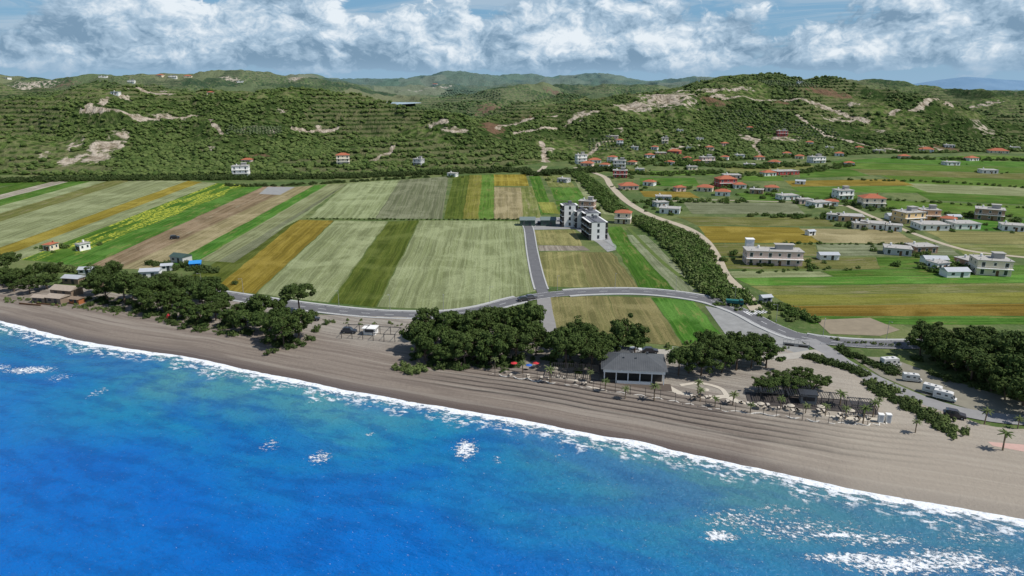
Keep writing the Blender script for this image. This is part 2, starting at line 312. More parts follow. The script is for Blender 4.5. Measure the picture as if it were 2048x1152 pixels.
# surf, plus white sun glints painted into the water colour
fn=NOISE(nt,VSC(nt,uv,(.5,1,1)),.7,6,.75); fl=NOISE(nt,VSC(nt,uv,(1,.0,0)),.11,4,.7)
wid=M(nt,'ADD',M(nt,'ADD',1.2,M(nt,'MULTIPLY',fl,3.8)),M(nt,'MULTIPLY',M(nt,'SUBTRACT',fn,.5),6.5))
lace=M(nt,'MULTIPLY',MR(nt,M(nt,'SUBTRACT',wid,dd),.1,.9),MR(nt,M(nt,'ADD',fine,M(nt,'MULTIPLY',fl,.3)),.40,.58,.4,1.0))
l2=M(nt,'MULTIPLY',MR(nt,M(nt,'SUBTRACT',M(nt,'ADD',M(nt,'MULTIPLY',fl,18.0),-1.0),dd),.0,3.0),M(nt,'MULTIPLY',MR(nt,fn,.49,.58),.8))
att=N(nt,'ShaderNodeAttribute',attribute_name='foam_glint').outputs['Fac']
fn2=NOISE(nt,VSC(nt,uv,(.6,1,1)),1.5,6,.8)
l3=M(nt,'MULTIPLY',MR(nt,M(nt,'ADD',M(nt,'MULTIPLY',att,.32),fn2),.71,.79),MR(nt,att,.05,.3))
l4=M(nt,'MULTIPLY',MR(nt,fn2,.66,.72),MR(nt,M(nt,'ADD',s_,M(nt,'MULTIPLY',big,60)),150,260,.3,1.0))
foam_glint=M(nt,'MAXIMUM',M(nt,'MAXIMUM',M(nt,'MAXIMUM',lace,l2),l3),M(nt,'MULTIPLY',l4,.7))
c=MIX(nt,foam_glint,c,(.82,.85,.88))
nt.links.new(c,b.inputs['Base Color']); nt.links.new(MR(nt,foam_glint,0,1,.16,.8),b.inputs['Roughness']); b.inputs['Specular IOR Level'].default_value=.35; b.inputs['IOR'].default_value=1.33
h=M(nt,'ADD',M(nt,'MULTIPLY',med,1.1),M(nt,'MULTIPLY',fine,.75))
bump(nt,b,M(nt,'ADD',h,M(nt,'MULTIPLY',foam_glint,.3)),.8,.7)
me=npmesh('sea',np.stack([X,Y,Z],-1).reshape(-1,3),gridfaces(len(tl),len(sl))[:,::-1],[m],True,uv=np.stack([S,T],-1).reshape(-1,2),attrs={'foam_glint':fm}); link(bpy.data.objects.new('sea',me))
# ---------------------------------------------------------------- fields
PAL={'pale':((.195,.22,.10),(.255,.28,.145)),'green':((.045,.12,.013),(.085,.17,.026)),'dk':((.06,.09,.013),(.105,.13,.024)),'gold':((.18,.135,.02),(.25,.19,.035)),
'olive':((.125,.15,.038),(.185,.185,.062)),'tan':((.23,.195,.095),(.30,.25,.14)),'yel':((.16,.175,.03),(.23,.225,.05)),'brown':((.185,.135,.075),(.25,.185,.115)),'grey':((.15,.175,.09),(.215,.23,.14)),'dry':((.17,.17,.062),(.245,.22,.09)),'lime':((.068,.16,.02),(.115,.205,.036)),'flower':((.045,.115,.012),(.085,.155,.022)),'soil':((.25,.22,.17),(.35,.315,.25))}
fmats={}
def fieldmat(k):
    if k in fmats: return fmats[k]
    c1,c2=PAL[k]; m,nt,b=newmat('crop_'+k); uv=N(nt,'ShaderNodeTexCoord').outputs['UV']; tc=N(nt,'ShaderNodeTexCoord').outputs['Object']
    rnd=N(nt,'ShaderNodeObjectInfo').outputs['Random']
    row=NOISE(nt,VSC(nt,uv,(1,.02,1)),.75,3,.7); row2=NOISE(nt,VSC(nt,uv,(1,.006,1)),.32,4,.75)
    pat=NOISE(nt,tc,.035,5,.65,.4); fi=NOISE(nt,tc,1.3,4,.75); med=NOISE(nt,VSC(nt,uv,(1,.25,1)),.16,4,.65)
    c=MIX(nt,MR(nt,row,.38,.62),c1,c2)
    c=MIX(nt,MR(nt,row2,.48,.58,0,.6),c,tuple(x*.6 for x in c1))
    c=MIX(nt,MR(nt,pat,.45,.65,0,.55),c,tuple(min(1,x*1.25+.015) for x in c2))
    c=MIX(nt,MR(nt,med,.5,.7,0,.5),c,tuple(x*.62 for x in c1))
    c=MIX(nt,MR(nt,fi,.5,.75,0,.8),c,tuple(x*.45 for x in c1))
    if k in('flower',):
        c=MIX(nt,M(nt,'MULTIPLY',MR(nt,NOISE(nt,tc,.55,5,.75),.49,.56),MR(nt,NOISE(nt,VSC(nt,uv,(1,.15,1)),.13,2,.5),.42,.52)),c,(.45,.45,.06))
    if k in('brown','olive','yel','green','lime'):
        c=MIX(nt,MR(nt,NOISE(nt,VSC(nt,uv,(1,.2,1)),.3,4,.7),.55,.68,0,.6),c,(.27,.23,.15) if k in('brown','olive') else (.19,.18,.06))
    hsv=N(nt,'ShaderNodeHueSaturation',{'Hue':M(nt,'ADD',.486,M(nt,'MULTIPLY',rnd,.026)),'Value':M(nt,'ADD',.82,M(nt,'MULTIPLY',rnd,.32)),'Color':c}).outputs[0]
    nt.links.new(hsv,b.inputs['Base Color']); b.inputs['Roughness'].default_value=.95; b.inputs['Specular IOR Level'].default_value=.05
    bump(nt,b,M(nt,'ADD',fi,M(nt,'MULTIPLY',row,.8)),.7,.3)
    fmats[k]=m; return m
fidx=[0]
def field(q,k,swap=False,name='crop_field'):
    P=np.array([G(*p) for p in q]); fidx[0]+=1; z=.03+.004*(fidx[0]%8)
    if swap: P=P[[1,2,3,0]]
    n=24; u=np.linspace(0,1,n); U,Vv=np.meshgrid(u,u)
    U=U[...,None];Vv=Vv[...,None]
    X=(P[0]*(1-U)+P[1]*U)*(1-Vv)+(P[3]*(1-U)+P[2]*U)*Vv
    w=(np.linalg.norm(P[1]-P[0])+np.linalg.norm(P[2]-P[3]))/2; l=(np.linalg.norm(P[3]-P[0])+np.linalg.norm(P[2]-P[1]))/2
    jx=1.3*(fbm(X[...,0]/9,X[...,1]/9,2,3)-.5); X=X+jx[...,None]
    uv=np.concatenate([U*w,Vv*l],-1).reshape(-1,2)+fidx[0]*17
    V=np.concatenate([X.reshape(-1,2),np.full((n*n,1),z)],1)
    me=npmesh(name,V,gridfaces(n,n),[fieldmat(k)],uv=uv); return link(bpy.data.objects.new(name,me))
lines=[((60,362),(-160,412)),((110,362),(-160,430)),((140,363),(-160,440)),((180,363),(-160,456)),((215,362),(-160,476)),((262,361),(-160,494)),((300,361),(-160,520)),((375,362),(-160,552)),((405,364),(-20,522)),((435,366),(40,520)),((500,370),(110,525)),((530,372),(172,535)),((588,374),(240,537)),((628,371),(318,540)),((655,369),(395,522)),((694,367),(437,523))]
kinds=['green','soil','green','pale','olive','pale','pale','gold','pale','flower','green','brown','tan','green','pale']
for i,k in enumerate(kinds):
    (f0,n0),(f1,n1)=lines[i],lines[i+1]; field([n0,n1,f1,f0],k)
field([(-100,372),(-100,388),(60,364),(20,362)],'green')
FL=[([(430,576),(510,588),(668,441),(598,440)],'gold'),([(385,550),(430,576),(598,440),(560,455)],'dk'),([(437,523),(470,525),(640,405),(694,367)],'grey'),([(540,470),(600,438),(690,370),(640,405)],'pale'),
([(513,588),(655,606),(775,443),(670,441)],'pale'),([(658,606),(753,614),(838,441),(777,443)],'dk'),([(756,614),(915,622),(945,441),(840,441)],'pale'),([(915,622),(1072,582),(1045,443),(945,441)],'pale'),
([(617,436),(750,437),(800,360),(697,366)],'pale'),([(750,437),(884,438),(897,353),(800,360)],'grey'),
([(887,438),(925,438),(940,350),(907,353)],'dk'),([(925,438),(957,438),(964,350),(940,350)],'yel'),([(957,438),(988,438),(988,349),(964,350)],'lime'),
([(989,438),(1046,438),(1042,375),(988,374)],'tan'),([(988,372),(1058,372),(1052,349),(988,349)],'gold'),
([(1046,438),(1082,436),(1066,372),(1042,375)],'olive'),([(1082,430),(1108,428),(1080,352),(1058,350)],'green'),([(1110,400),(1180,402),(1155,375),(1100,375)],'green'),([(1085,426),(1120,428),(1108,405),(1076,404)],'yel'),([(1120,428),(1200,430),(1180,402),(1110,402)],'green'),([(1188,425),(1232,432),(1160,358),(1146,358)],'pale'),([(1098,374),(1150,374),(1130,352),(1086,352)],'olive'),
([(1074,490),(1165,492),(1148,460),(1068,461)],'dry'),([(1078,502),(1180,501),(1166,492),(1075,491)],'soil'),([(1086,572),(1180,576),(1160,504),(1080,504)],'dry'),([(1180,576),(1276,576),(1225,505),(1160,504)],'dry'),
([(1278,577),(1350,581),(1240,452),(1208,456)],'green'),([(1352,582),(1407,586),(1310,487),(1262,487)],'grey'),([(1262,486),(1308,486),(1290,470),(1252,470)],'grey'),
([(1106,664),(1250,682),(1215,593),(1100,594)],'dry'),([(1250,682),(1365,694),(1302,595),(1216,593)],'dry'),([(1367,692),(1440,668),(1385,600),(1304,595)],'green')]
for q,k in FL: field(q,k)
RL=[([(1600,632),(2130,632),(2130,606),(1575,612)],'gold'),([(1575,611),(2130,605),(2130,584),(1540,590)],'yel'),([(1540,589),(2130,583),(2130,566),(1500,572)],'olive'),([(1500,571),(2130,565),(2130,548),(1470,556)],'lime'),([(1470,556),(1665,553),(1640,543),(1455,543)],'pale'),([(1668,553),(2130,547),(2130,528),(1645,542)],'green'),([(1620,648),(2130,650),(2130,633),(1602,633)],'green'),
([(1440,512),(1640,512),(1630,489),(1425,488)],'olive'),([(1640,512),(1920,510),(1890,488),(1632,489)],'grey'),([(1440,538),(1760,538),(1750,515),(1440,515)],'olive'),([(1760,538),(1940,530),(1925,513),(1752,515)],'green'),
([(1422,486),(1640,486),(1598,455),(1395,452)],'gold'),([(1642,486),(1835,487),(1790,460),(1600,457)],'tan'),([(1392,450),(1670,453),(1650,436),(1355,433)],'olive'),([(1900,487),(2130,490),(2130,465),(1850,462)],'dry'),([(1930,510),(2130,512),(2130,491),(1900,489)],'olive'),
([(1385,428),(1610,428),(1590,406),(1365,404)],'grey'),([(1500,404),(1740,404),(1700,384),(1470,386)],'green'),([(1600,384),(1860,386),(1820,372),(1580,374)],'lime'),([(1585,373),(1830,371),(1790,358),(1570,362)],'gold'),([(1290,394),(1400,396),(1380,384),(1280,382)],'gold'),
([(1780,420),(2130,440),(2130,415),(1760,400)],'lime'),([(1860,400),(2130,414),(2130,396),(1830,384)],'green'),([(1840,384),(2130,396),(2130,378),(1800,366)],'pale'),([(1800,366),(2130,378),(2130,362),(1760,350)],'lime'),([(1740,350),(2130,361),(2130,350),(1700,338)],'olive'),([(1680,337),(2130,349),(2130,338),(1660,324)],'lime'),([(1660,323),(2130,337),(2130,326),(1760,316)],'green'),([(1840,316),(2130,325),(2130,314),(1950,311)],'lime'),
([(1490,362),(1570,362),(1560,352),(1480,352)],'lime'),([(1600,356),(1740,352),(1700,338),(1600,340)],'green'),([(1280,372),(1400,372),(1390,356),(1280,356)],'green'),([(1300,352),(1430,350),(1420,340),(1300,342)],'lime'),([(1240,346),(1300,348),(1290,338),(1240,338)],'olive'),([(1900,460),(2130,464),(2130,441),(1900,438)],'green'),([(1460,348),(1640,338),(1620,328),(1450,336)],'olive')]
for q,k in RL: field(q,k,True)
gm=smat('gravel',(.26,.26,.25),.95,.3,.4); am=smat('asphalt',(.13,.13,.135),.9,.25,.3); sm=smat('kerb_concrete',(.40,.40,.385),.85,.15,.5); dm=smat('dirt_road_surface',(.40,.345,.26),.95,.25,.3); wpm=smat('road_paint',(.7,.7,.68),.7,.1,2)
def sheet(name,q,mat,z=.02):
    P=[(*G(*p),z) for p in q]; mb=MB(); mb.add(P,[tuple(range(len(P)))[::-1]]); 
    o=mb.obj(name,[mat]); 
    if o.data.polygons[0].normal.z<0: o.data.flip_normals()
    return o
sheet('gravel_lot',[(1410,612),(1470,624),(1540,660),(1590,700),(1560,712),(1450,668)],gm,.075)
sheet('gravel_yard',[(1068,436),(1200,432),(1232,500),(1215,504),(1195,486),(1150,458),(1062,460)],gm,.07)
sheet('gravel_patch',[(1630,640),(1740,636),(1800,660),(1760,672),(1660,668)],smat('bare_earth',(.24,.2,.14),.95,.3,.3),.07)
sheet('concrete_pad',[(518,388),(560,390),(590,374),(535,374)],gm,.075)
sheet('paved_terrace',[(1975,885),(2100,895),(2100,915),(1985,893)],smat('pink_paving',(.5,.33,.28),.8,.15,1),.19)
sheet('camp_ground',[(1700,712),(1780,716),(1900,760),(2060,810),(2060,835),(1950,822),(1850,790),(1760,752)],smat('camp_dirt',(.22,.205,.16),.95,.3,.25),.07)
# ---------------------------------------------------------------- roads
def smooth(P,n=10):
    P=np.array(P,float); Q=np.vstack([2*P[0]-P[1],P,2*P[-1]-P[-2]]); out=[]
    for i in range(1,len(Q)-2):
        for k in range(n):
            t=k/n; a,b_,c_,d_=Q[i-1],Q[i],Q[i+1],Q[i+2]
            out.append(.5*((2*b_)+(-a+c_)*t+(2*a-5*b_+4*c_-d_)*t*t+(-a+3*b_-3*c_+d_)*t**3))
    out.append(P[-1]); return np.array(out)
def ribbon(name,C,a,b_,z,mat,thick=0):
    T=np.gradient(C,axis=0); T/=np.linalg.norm(T,axis=1)[:,None]; Nn=np.stack([-T[:,1],T[:,0]],1)
    L=C+Nn*a; Rr=C+Nn*b_; mb=MB(); n=len(C)
    vs=[(*p,z) for p in L]+[(*p,z) for p in Rr]; fs=[(i,n+i,n+i+1,i+1) for i in range(n-1)]
    if thick:
        vs+=[(*p,z-thick) for p in L]+[(*p,z-thick) for p in Rr]
        fs+=[(2*n+i,i,i+1,2*n+i+1) for i in range(n-1)]+[(n+i,3*n+i,3*n+i+1,n+i+1) for i in range(n-1)]
    mb.add(vs,fs); o=mb.obj(name,[mat])
    if o.data.polygons[0].normal.z<0: o.data.flip_normals()
    return o
def dashes(C,offs,z,ln=3,gap=5,w=.15,name='road_marking'):
    seg=np.linalg.norm(np.diff(C,axis=0),axis=1); cum=np.concatenate([[0],np.cumsum(seg)]); mb=MB(); p=0
    while p+ln<cum[-1]:
        q=[]
        for pp in(p,p+ln):
            x=np.interp(pp,cum,C[:,0]);y=np.interp(pp,cum,C[:,1]); x2=np.interp(pp+.5,cum,C[:,0])-np.interp(pp-.5,cum,C[:,0]); y2=np.interp(pp+.5,cum,C[:,1])-np.interp(pp-.5,cum,C[:,1]); l=math.hypot(x2,y2) or 1
            nx,ny=-y2/l,x2/l; q.append((x+nx*(offs+w/2),y+ny*(offs+w/2),z)); q.append((x+nx*(offs-w/2),y+ny*(offs-w/2),z))
        mb.add([q[0],q[1],q[3],q[2]],[(0,1,2,3)]); p+=ln+gap
    mb.obj(name,[wpm])
main=smooth([G(*p) for p in [(380,582),(440,590),(520,602),(640,618),(760,629),(880,630),(960,620),(1030,602),(1090,591),(1180,584),(1290,584),(1400,597),(1480,622),(1540,652),(1600,674),(1700,687),(1820,690),(2048,684),(2300,676)]])
ribbon('coastal_road',main,-3.2,3.2,.16,am)
xJ=G(1085,590)[0]; xK=G(1500,630)[0]; xL=G(1630,680)[0]
ribbon('pavement',np.array([c for c in main if c[0]<xJ-7]),3.3,4.6,.28,sm,.25)
ribbon('pavement',np.array([c for c in main if c[0]<xJ-7]),-3.3,-4.2,.28,sm,.25)
ribbon('pavement',np.array([c for c in main if xJ+7<c[0]<xK-4]),3.3,4.6,.28,sm,.25)
ribbon('pavement',np.array([c for c in main if xJ+7<c[0]<xK+8]),-3.3,-4.6,.28,sm,.25)
ribbon('pavement',np.array([c for c in main if c[0]>xK+8]),3.3,4.4,.28,sm,.25)
dashes(main,0,.168); 
for oo in(-2.9,2.9): dashes(main,oo,.168,ln=9,gap=.5,w=.13)
br=smooth([G(*p) for p in [(1087,588),(1080,570),(1072,540),(1064,500),(1058,460),(1052,448)]]); ribbon('side_street',br,-2.1,2.1,.155,am)
ribbon('pavement',br[5:],2.15,2.8,.25,sm,.2); ribbon('pavement',br[5:],-2.15,-2.7,.25,sm,.2)
ribbon('access_street',smooth([G(*p) for p in [(1087,594),(1091,625),(1096,650),(1100,690)]]),-2.4,2.4,.15,smat('old_asphalt',(.24,.23,.22),.9,.2,.5))
svc=smooth([G(*p) for p in [(1615,680),(1650,700),(1690,728),(1760,765),(1850,803),(1950,830),(2060,842),(2300,850)]]); ribbon('service_road',svc,-2.6,2.6,.18,smat('service_asphalt',(.25,.245,.24),.9,.2,.4))
ribbon('service_lane',smooth([G(*p) for p in [(1560,662),(1580,690),(1600,712)]]),-4,4,.145,gm)
ribbon('car_track',smooth([G(*p) for p in [(1100,690),(1200,702),(1330,705),(1460,712),(1560,715),(1640,705)]]),-2,2,.19,smat('pale_gravel',(.36,.335,.29),.95,.2,.5))
dirt=smooth([G(*p) for p in [(1150,335),(1205,352),(1222,372),(1252,402),(1300,430),(1370,455),(1408,480),(1432,515),(1450,552),(1490,590),(1515,622)]]); ribbon('dirt_road',dirt,-2.4,2.4,.15,dm)
ribbon('dirt_path',smooth([G(*p) for p in [(1060,352),(1075,345),(1085,338),(1090,332)]]),-2.5,2.5,.08,dm)
ribbon('farm_lane',smooth([G(*p) for p in [(1690,410),(1760,440),(1830,468),(1900,492),(1960,505),(2100,520)]]),-1.6,1.6,.075,dm)
ribbon('farm_lane',smooth([G(*p) for p in [(1300,405),(1400,400),(1500,402),(1600,405),(1690,412)]]),-1.3,1.3,.076,dm)
vm=smat('verge_grass',(.09,.13,.03),.95,.3,.3)
ribbon('grass_verge',smooth([G(*p) for p in [(600,438),(700,439),(850,440),(1045,442)]]),-.9,.9,.074,vm)
ribbon('grass_verge',smooth([G(*p) for p in [(1255,455),(1320,520),(1410,590)]]),-1,1,.074,vm)
zc=np.array(G(1512,625)); zd=np.array(G(1545,655))-np.array(G(1480,622)); zd=zd/np.linalg.norm(zd); mb=MB()
for i in range(8): 
    p=zc+np.array([-zd[1],zd[0]])*(i-3.5)*1.0; mb.box((p[0],p[1],.17),(3.6,.5,.01),math.atan2(zd[1],zd[0]))
mb.obj('zebra_crossing',[wpm])
cream=smat('cream_paving',(.5,.45,.37),.8,.12,.7)
ribbon('promenade_path',smooth([G(*p) for p in [(985,742),(1060,752),(1140,762),(1200,778)]]),-.8,.8,.22,cream)
ribbon('promenade_path',smooth([G(*p) for p in [(1335,775),(1365,790),(1410,800),(1450,795),(1490,810),(1560,822),(1650,835),(1760,842)]]),-.9,.9,.24,cream)
ribbon('promenade_path',smooth([G(*p) for p in [(1360,772),(1400,768),(1440,778),(1455,795)]]),-.6,.6,.235,cream)
C=smooth([G(*p) for p in [(985,750),(1060,762),(1140,772),(1210,784),(1300,797),(1380,812),(1450,824),(1560,834),(1660,848),(1740,852),(1780,848)]],14)
T=np.gradient(C,axis=0);T/=np.linalg.norm(T,axis=1)[:,None]; cum=np.arange(len(C)); C2=C+np.stack([-T[:,1],T[:,0]],1)*(.5*np.sin(cum*1.1))[:,None]
ribbon('low_beach_wall',C2,-.12,.12,.42,smat('white_wall_paint',(.62,.59,.53),.8,.1,1),.45)
# ---------------------------------------------------------------- vegetation meshes
def leafmat(name,c1,c2,c3,haze=False):
    m,nt,b=newmat(name); oi=N(nt,'ShaderNodeObjectInfo'); rnd=oi.outputs['Random']; tc=N(nt,'ShaderNodeTexCoord').outputs['Object']
    n=NOISE(nt,tc,1.3,3,.7,0,'3D'); c=MIX(nt,MR(nt,n,.35,.65),c1,c2); c=MIX(nt,M(nt,'MULTIPLY',rnd,.75),c,c3)
    if haze: c=MIX(nt,MR(nt,N(nt,'ShaderNodeSeparateXYZ',{0:oi.outputs['Location']}).outputs[1],900,4500,0,.6,False),c,(.12,.20,.215))  # distance haze mixed into the leaf colour
    nt.links.new(c,b.inputs['Base Color']); b.inputs['Roughness'].default_value=.8; b.inputs['Specular IOR Level'].default_value=.1
    return m
pine_l=leafmat('pine_needles',(.028,.053,.013),(.08,.118,.03),(.055,.08,.021)); bark=smat('pine_bark',(.12,.085,.06),.95,.3,3)
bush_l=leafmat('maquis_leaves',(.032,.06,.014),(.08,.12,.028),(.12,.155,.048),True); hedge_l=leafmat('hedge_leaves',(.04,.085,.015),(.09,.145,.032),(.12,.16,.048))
dark_l=leafmat('dark_hedge_leaves',(.028,.052,.014),(.06,.09,.024),(.07,.095,.03)); reed_l=leafmat('reed_leaves',(.08,.12,.03),(.15,.18,.065),(.11,.15,.05))
def leaves(cent,rad,n,size,r,flat=1.0,shell=.55):
    cent=np.asarray(cent); k=len(cent); idx=np.repeat(np.arange(k),n); m_=len(idx)
    dirs=r.normal(size=(m_,3)); dirs/=np.linalg.norm(dirs,axis=1)[:,None]
    rd=(shell+(1-shell)*r.random(m_)**.7)*np.asarray(rad)[idx]; P=cent[idx]+dirs*rd[:,None]*np.array([1,1,flat])
    nn=dirs+r.normal(size=(m_,3))*.45+np.array([0,0,.35]); nn/=np.linalg.norm(nn,axis=1)[:,None]
    u=np.cross(nn,r.normal(size=(m_,3))); u/=np.linalg.norm(u,axis=1)[:,None]; w=np.cross(nn,u)
    s=size*(.6+.8*r.random(m_))[:,None]
    V=np.stack([P-u*s,P-w*s*.55,P+u*s,P+w*s*.55],1).reshape(-1,3)
    return V,np.arange(m_*4).reshape(-1,4)
def treemesh(name,seed,H=9.5,W=4.6,low=False):
    r=np.random.default_rng(seed); mb=MB(); cents=[];rads=[]
    lean=r.normal(size=2)*.6; fork=H*((.12 if low else .3)+.12*r.random()); base=Vector((0,0,-.2)); mid=Vector((lean[0]*.5,lean[1]*.5,fork)); top=Vector((lean[0],lean[1],H*.8))
    mb.cyl(base,mid,.26,.19,8); mb.cyl(mid,top,.19,.08,7)
    nl=int(11+r.integers(5)) if low else int(9+r.integers(4))
    for i in range(nl):
        a=2.4*i+r.random()*.9; L=W*(.4+.62*r.random()); st=mid.lerp(top,(i+.5)/nl*.9)
        zz=st.z+ (H-st.z)*(.15+.5*r.random())*(1-.4*L/W); en=Vector((lean[0]*.7+L*math.cos(a),lean[1]*.7+L*math.sin(a),min(zz,H*.93)))
        md=st.lerp(en,.55)+Vector((0,0,-.25)); mb.cyl(st,md,.1,.07,5); mb.cyl(md,en,.07,.03,5)
        for k in range(3):
            q=md.lerp(en,.35+.45*k)+Vector(r.normal(size=3)*.5); cents.append(q[:]); rads.append(.65+.55*r.random())
    for k in range(13):
        a=r.random()*6.28; L=W*.72*math.sqrt(r.random()); cents.append((lean[0]+L*math.cos(a),lean[1]+L*math.sin(a),H*(.98-.22*(L/W)**2)-.3-r.random()*1.2)); rads.append(.7+.6*r.random())
    V,Fq=leaves(cents,rads,85,.28,r,.72)
    k=len(mb.v)
    me=bpy.data.meshes.new(name); me.from_pydata(mb.v+V.tolist(),[],mb.f+(Fq+k).tolist()); me.materials.append(bark); me.materials.append(pine_l)
    me.polygons.foreach_set('material_index',[0]*len(mb.f)+[1]*len(Fq)); me.update(); return me
pines=[treemesh('pine_tree',s,7.8+1.8*(s%3)/2,3.7+.6*(s%4)/2) for s in range(5)]
lows=[treemesh('pine_tree',40+s,7.2+1.8*(s%3)/2,3.7+.6*(s%4)/2,True) for s in range(6)]
PB=[(5,572),(30,584),(60,588),(95,578),(20,548),(112,562),(70,560),(-20,580),(-50,575),(45,570),
(190,592),(215,602),(250,610),(285,622),(205,572),(243,580),(290,592),(330,602),(322,628),(360,616),(372,640),(402,652),(410,622),(440,612),(432,642),(462,652),(484,640),(380,592),(265,598),(345,590),(420,596),(228,560),(300,610),(495,662),(515,650),(400,605),(345,625),(450,632),
(548,640),(600,628),(545,682),(568,692),(595,682),(562,662),(530,668),(580,665),
(830,702),(850,722),(872,695),(900,722),(930,732),(960,722),(900,690),(940,695),(980,732),(1000,705),(1032,722),(1010,680),(1052,695),(1072,712),(1042,676),(978,672),(958,690),(1020,700),(880,712),(860,680),(990,650),(1015,655),(960,655),(915,670),(1035,655),(1060,680),(945,712),(1005,728),(840,710),(885,730),
(1110,722),(1132,737),(1162,722),(1182,742),(1200,702),(1152,702),(1227,722),(1242,707),(1268,717),(1205,730),(1120,700),(1175,710),(1140,718),
(1357,752),(1377,747),(1402,752),(1422,737),(1442,747),(1472,742),(1502,737),(1532,737),(1412,722),(1482,720),(1520,720),(1455,725),
(1840,712),(1870,722),(1912,742),(1942,762),(1982,782),(2022,792),(1852,697),(1902,702),(1952,722),(2002,742),(2042,762),(1962,704),(2050,832),(1885,735),(1925,720),(1975,750),(2010,765),(2060,790),(2090,810),(2080,740),(2030,720),(2120,780),(2060,700),(1895,720),(1935,745),(1990,725),(2035,745),(2010,800),(2045,812)]
for i,(px,py) in enumerate(PB):
    x,y=G(px,py); s_=random.uniform(.78,1.18); thin=1100<px<1560 or 540<px<610 and py<645 or i%4==0
    if px>1340 and px<1560: s_*=.92
    me_=pines[i%5] if thin else lows[i%6]
    inst('pine_tree',me_,(x,y,0),random.uniform(0,6.28),(s_*random.uniform(.9,1.15),s_*random.uniform(.9,1.15),s_*random.uniform(.85,1.15)))
for px,py in [(1520,790),(1545,786),(1575,787),(1600,785),(1625,780),(1560,770),(1605,768)]:
    inst('pine_tree',pines[random.randrange(5)],(*G(px,py),0),random.uniform(0,6),(.72,.72,.5))
def bushmesh(name,seed,mat,n=420,k=9,size=.17,flat=.8):
    r=np.random.default_rng(seed); c=r.normal(size=(k,3))*np.array([.42,.42,.25])+np.array([0,0,.45]); V,Fq=leaves(c,.3+.3*r.random(k),n//k,size,r,flat,.5)
    return npmesh(name,V,Fq,[mat])
def lump(name,seed,mat):
    import bmesh
    bm_=bmesh.new(); bmesh.ops.create_icosphere(bm_,subdivisions=2,radius=1)
    r=np.random.default_rng(seed); V=np.array([v.co[:] for v in bm_.verts]); cc=r.normal(size=(14,3)); cc/=np.linalg.norm(cc,axis=1)[:,None]
    dd=(V@cc.T).max(1); rad=.5+.55*np.clip((dd-.6)/.4,0,1)+r.normal(size=len(V))*.12
    for v,q in zip(bm_.verts,rad): v.co*=q; v.co.z=v.co.z*.7+.3
    me=bpy.data.meshes.new(name); bm_.to_mesh(me); bm_.free(); me.materials.append(mat); return me
def scatter(name,child_me,P,S,child='shrub'):
    P=np.asarray(P,float); S=np.asarray(S,float); n=len(P)
    if n==0: return
    a=rng.random(n)*6.283; c=np.cos(a)*S/2; s=np.sin(a)*S/2; o=np.zeros(n)
    q=np.stack([np.stack([ c-s, s+c,o],1),np.stack([-c-s,-s+c,o],1),np.stack([-c+s,-s-c,o],1),np.stack([c+s,s-c,o],1)],1)+P[:,None,:]
    me=npmesh(name,q.reshape(-1,3),np.arange(4*n).reshape(-1,4),[child_me.materials[0]])
    par=link(bpy.data.objects.new(name,me)); par.instance_type='FACES'; par.use_instance_faces_scale=True; par.instance_faces_scale=1.0
    par.show_instancer_for_render=False; par.show_instancer_for_viewport=False
    ch=bpy.data.objects.new(child,child_me); link(ch,par)
def interp_attr(A,x,y):
    r=np.hypot(x,y); a=np.arctan2(x,y); i=np.clip(np.searchsorted(rr,r),0,len(rr)-1); j=np.clip(((a-az[0])/(az[-1]-az[0])*(len(az)-1)).round().astype(int),0,len(az)-1); return A[i,j]
n=190000; r_=np.sqrt(rng.uniform(470**2,1500**2,n)); a_=np.radians(rng.uniform(-41,41,n)); x=r_*np.sin(a_); y=r_*np.cos(a_)
keep=rng.random(n)<np.interp(r_,[470,900,1500],[1,.6,.25]); x,y,r_=x[keep],y[keep],r_[keep]
h=hills_h(x,y); bb=np.maximum(interp_attr(bare,x,y),interp_attr(red,x,y)); cl=fbm(x/35,y/35,4,21); md=mead_f(x,y); te=terr_f(x,y)
tb=((h+2.5)*.22)%1.0; dl=np.hypot((x-LAKE[0])/75,(y-LAKE[1])/240)
ok=(h>.3)&(dl>1)&(bb<.22+.15*rng.random(len(x)))&(cl+.25*rng.random(len(x))>np.where(h<10,.45,.54)+.20*md-.05*((y<980)&(x/y<-.05)))&((te<.5)|((tb>.3)&(tb<.7))|(rng.random(len(x))<.15))
x,y,h,r_=x[ok],y[ok],h[ok],r_[ok]; sz=(.95+1.9*rng.random(len(x))**1.9)*np.interp(r_,[500,1500],[1,1.3])*np.where(h<14,1.15,1)
grp=rng.integers(0,3,len(x)); print('shrubs',len(x))
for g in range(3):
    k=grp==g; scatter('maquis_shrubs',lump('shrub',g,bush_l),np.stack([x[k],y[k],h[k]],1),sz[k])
def along(pts,w,step,smin,smax,jit=1.0):
    C=smooth([G(*p) for p in pts],12); seg=np.linalg.norm(np.diff(C,axis=0),axis=1); cum=np.concatenate([[0],np.cumsum(seg)]); P=[];S=[]
    for d in np.arange(0,cum[-1],step):
        P.append((np.interp(d,cum,C[:,0])+random.uniform(-w,w),np.interp(d,cum,C[:,1])+random.uniform(-w,w),0)); S.append(random.uniform(smin,smax))
    return P,S
def masses(name,me,specs,extra=None):
    P=[];S=[]
    for sp_ in specs: a,b_=along(*sp_); P+=a;S+=b_
    if extra: P+=extra[0];S+=extra[1]
    scatter(name,me,P,S)
hb=bushmesh('shrub',11,hedge_l); hb2=bushmesh('shrub',12,dark_l); rb=bushmesh('reed',13,reed_l,500,9,.2,1.3)
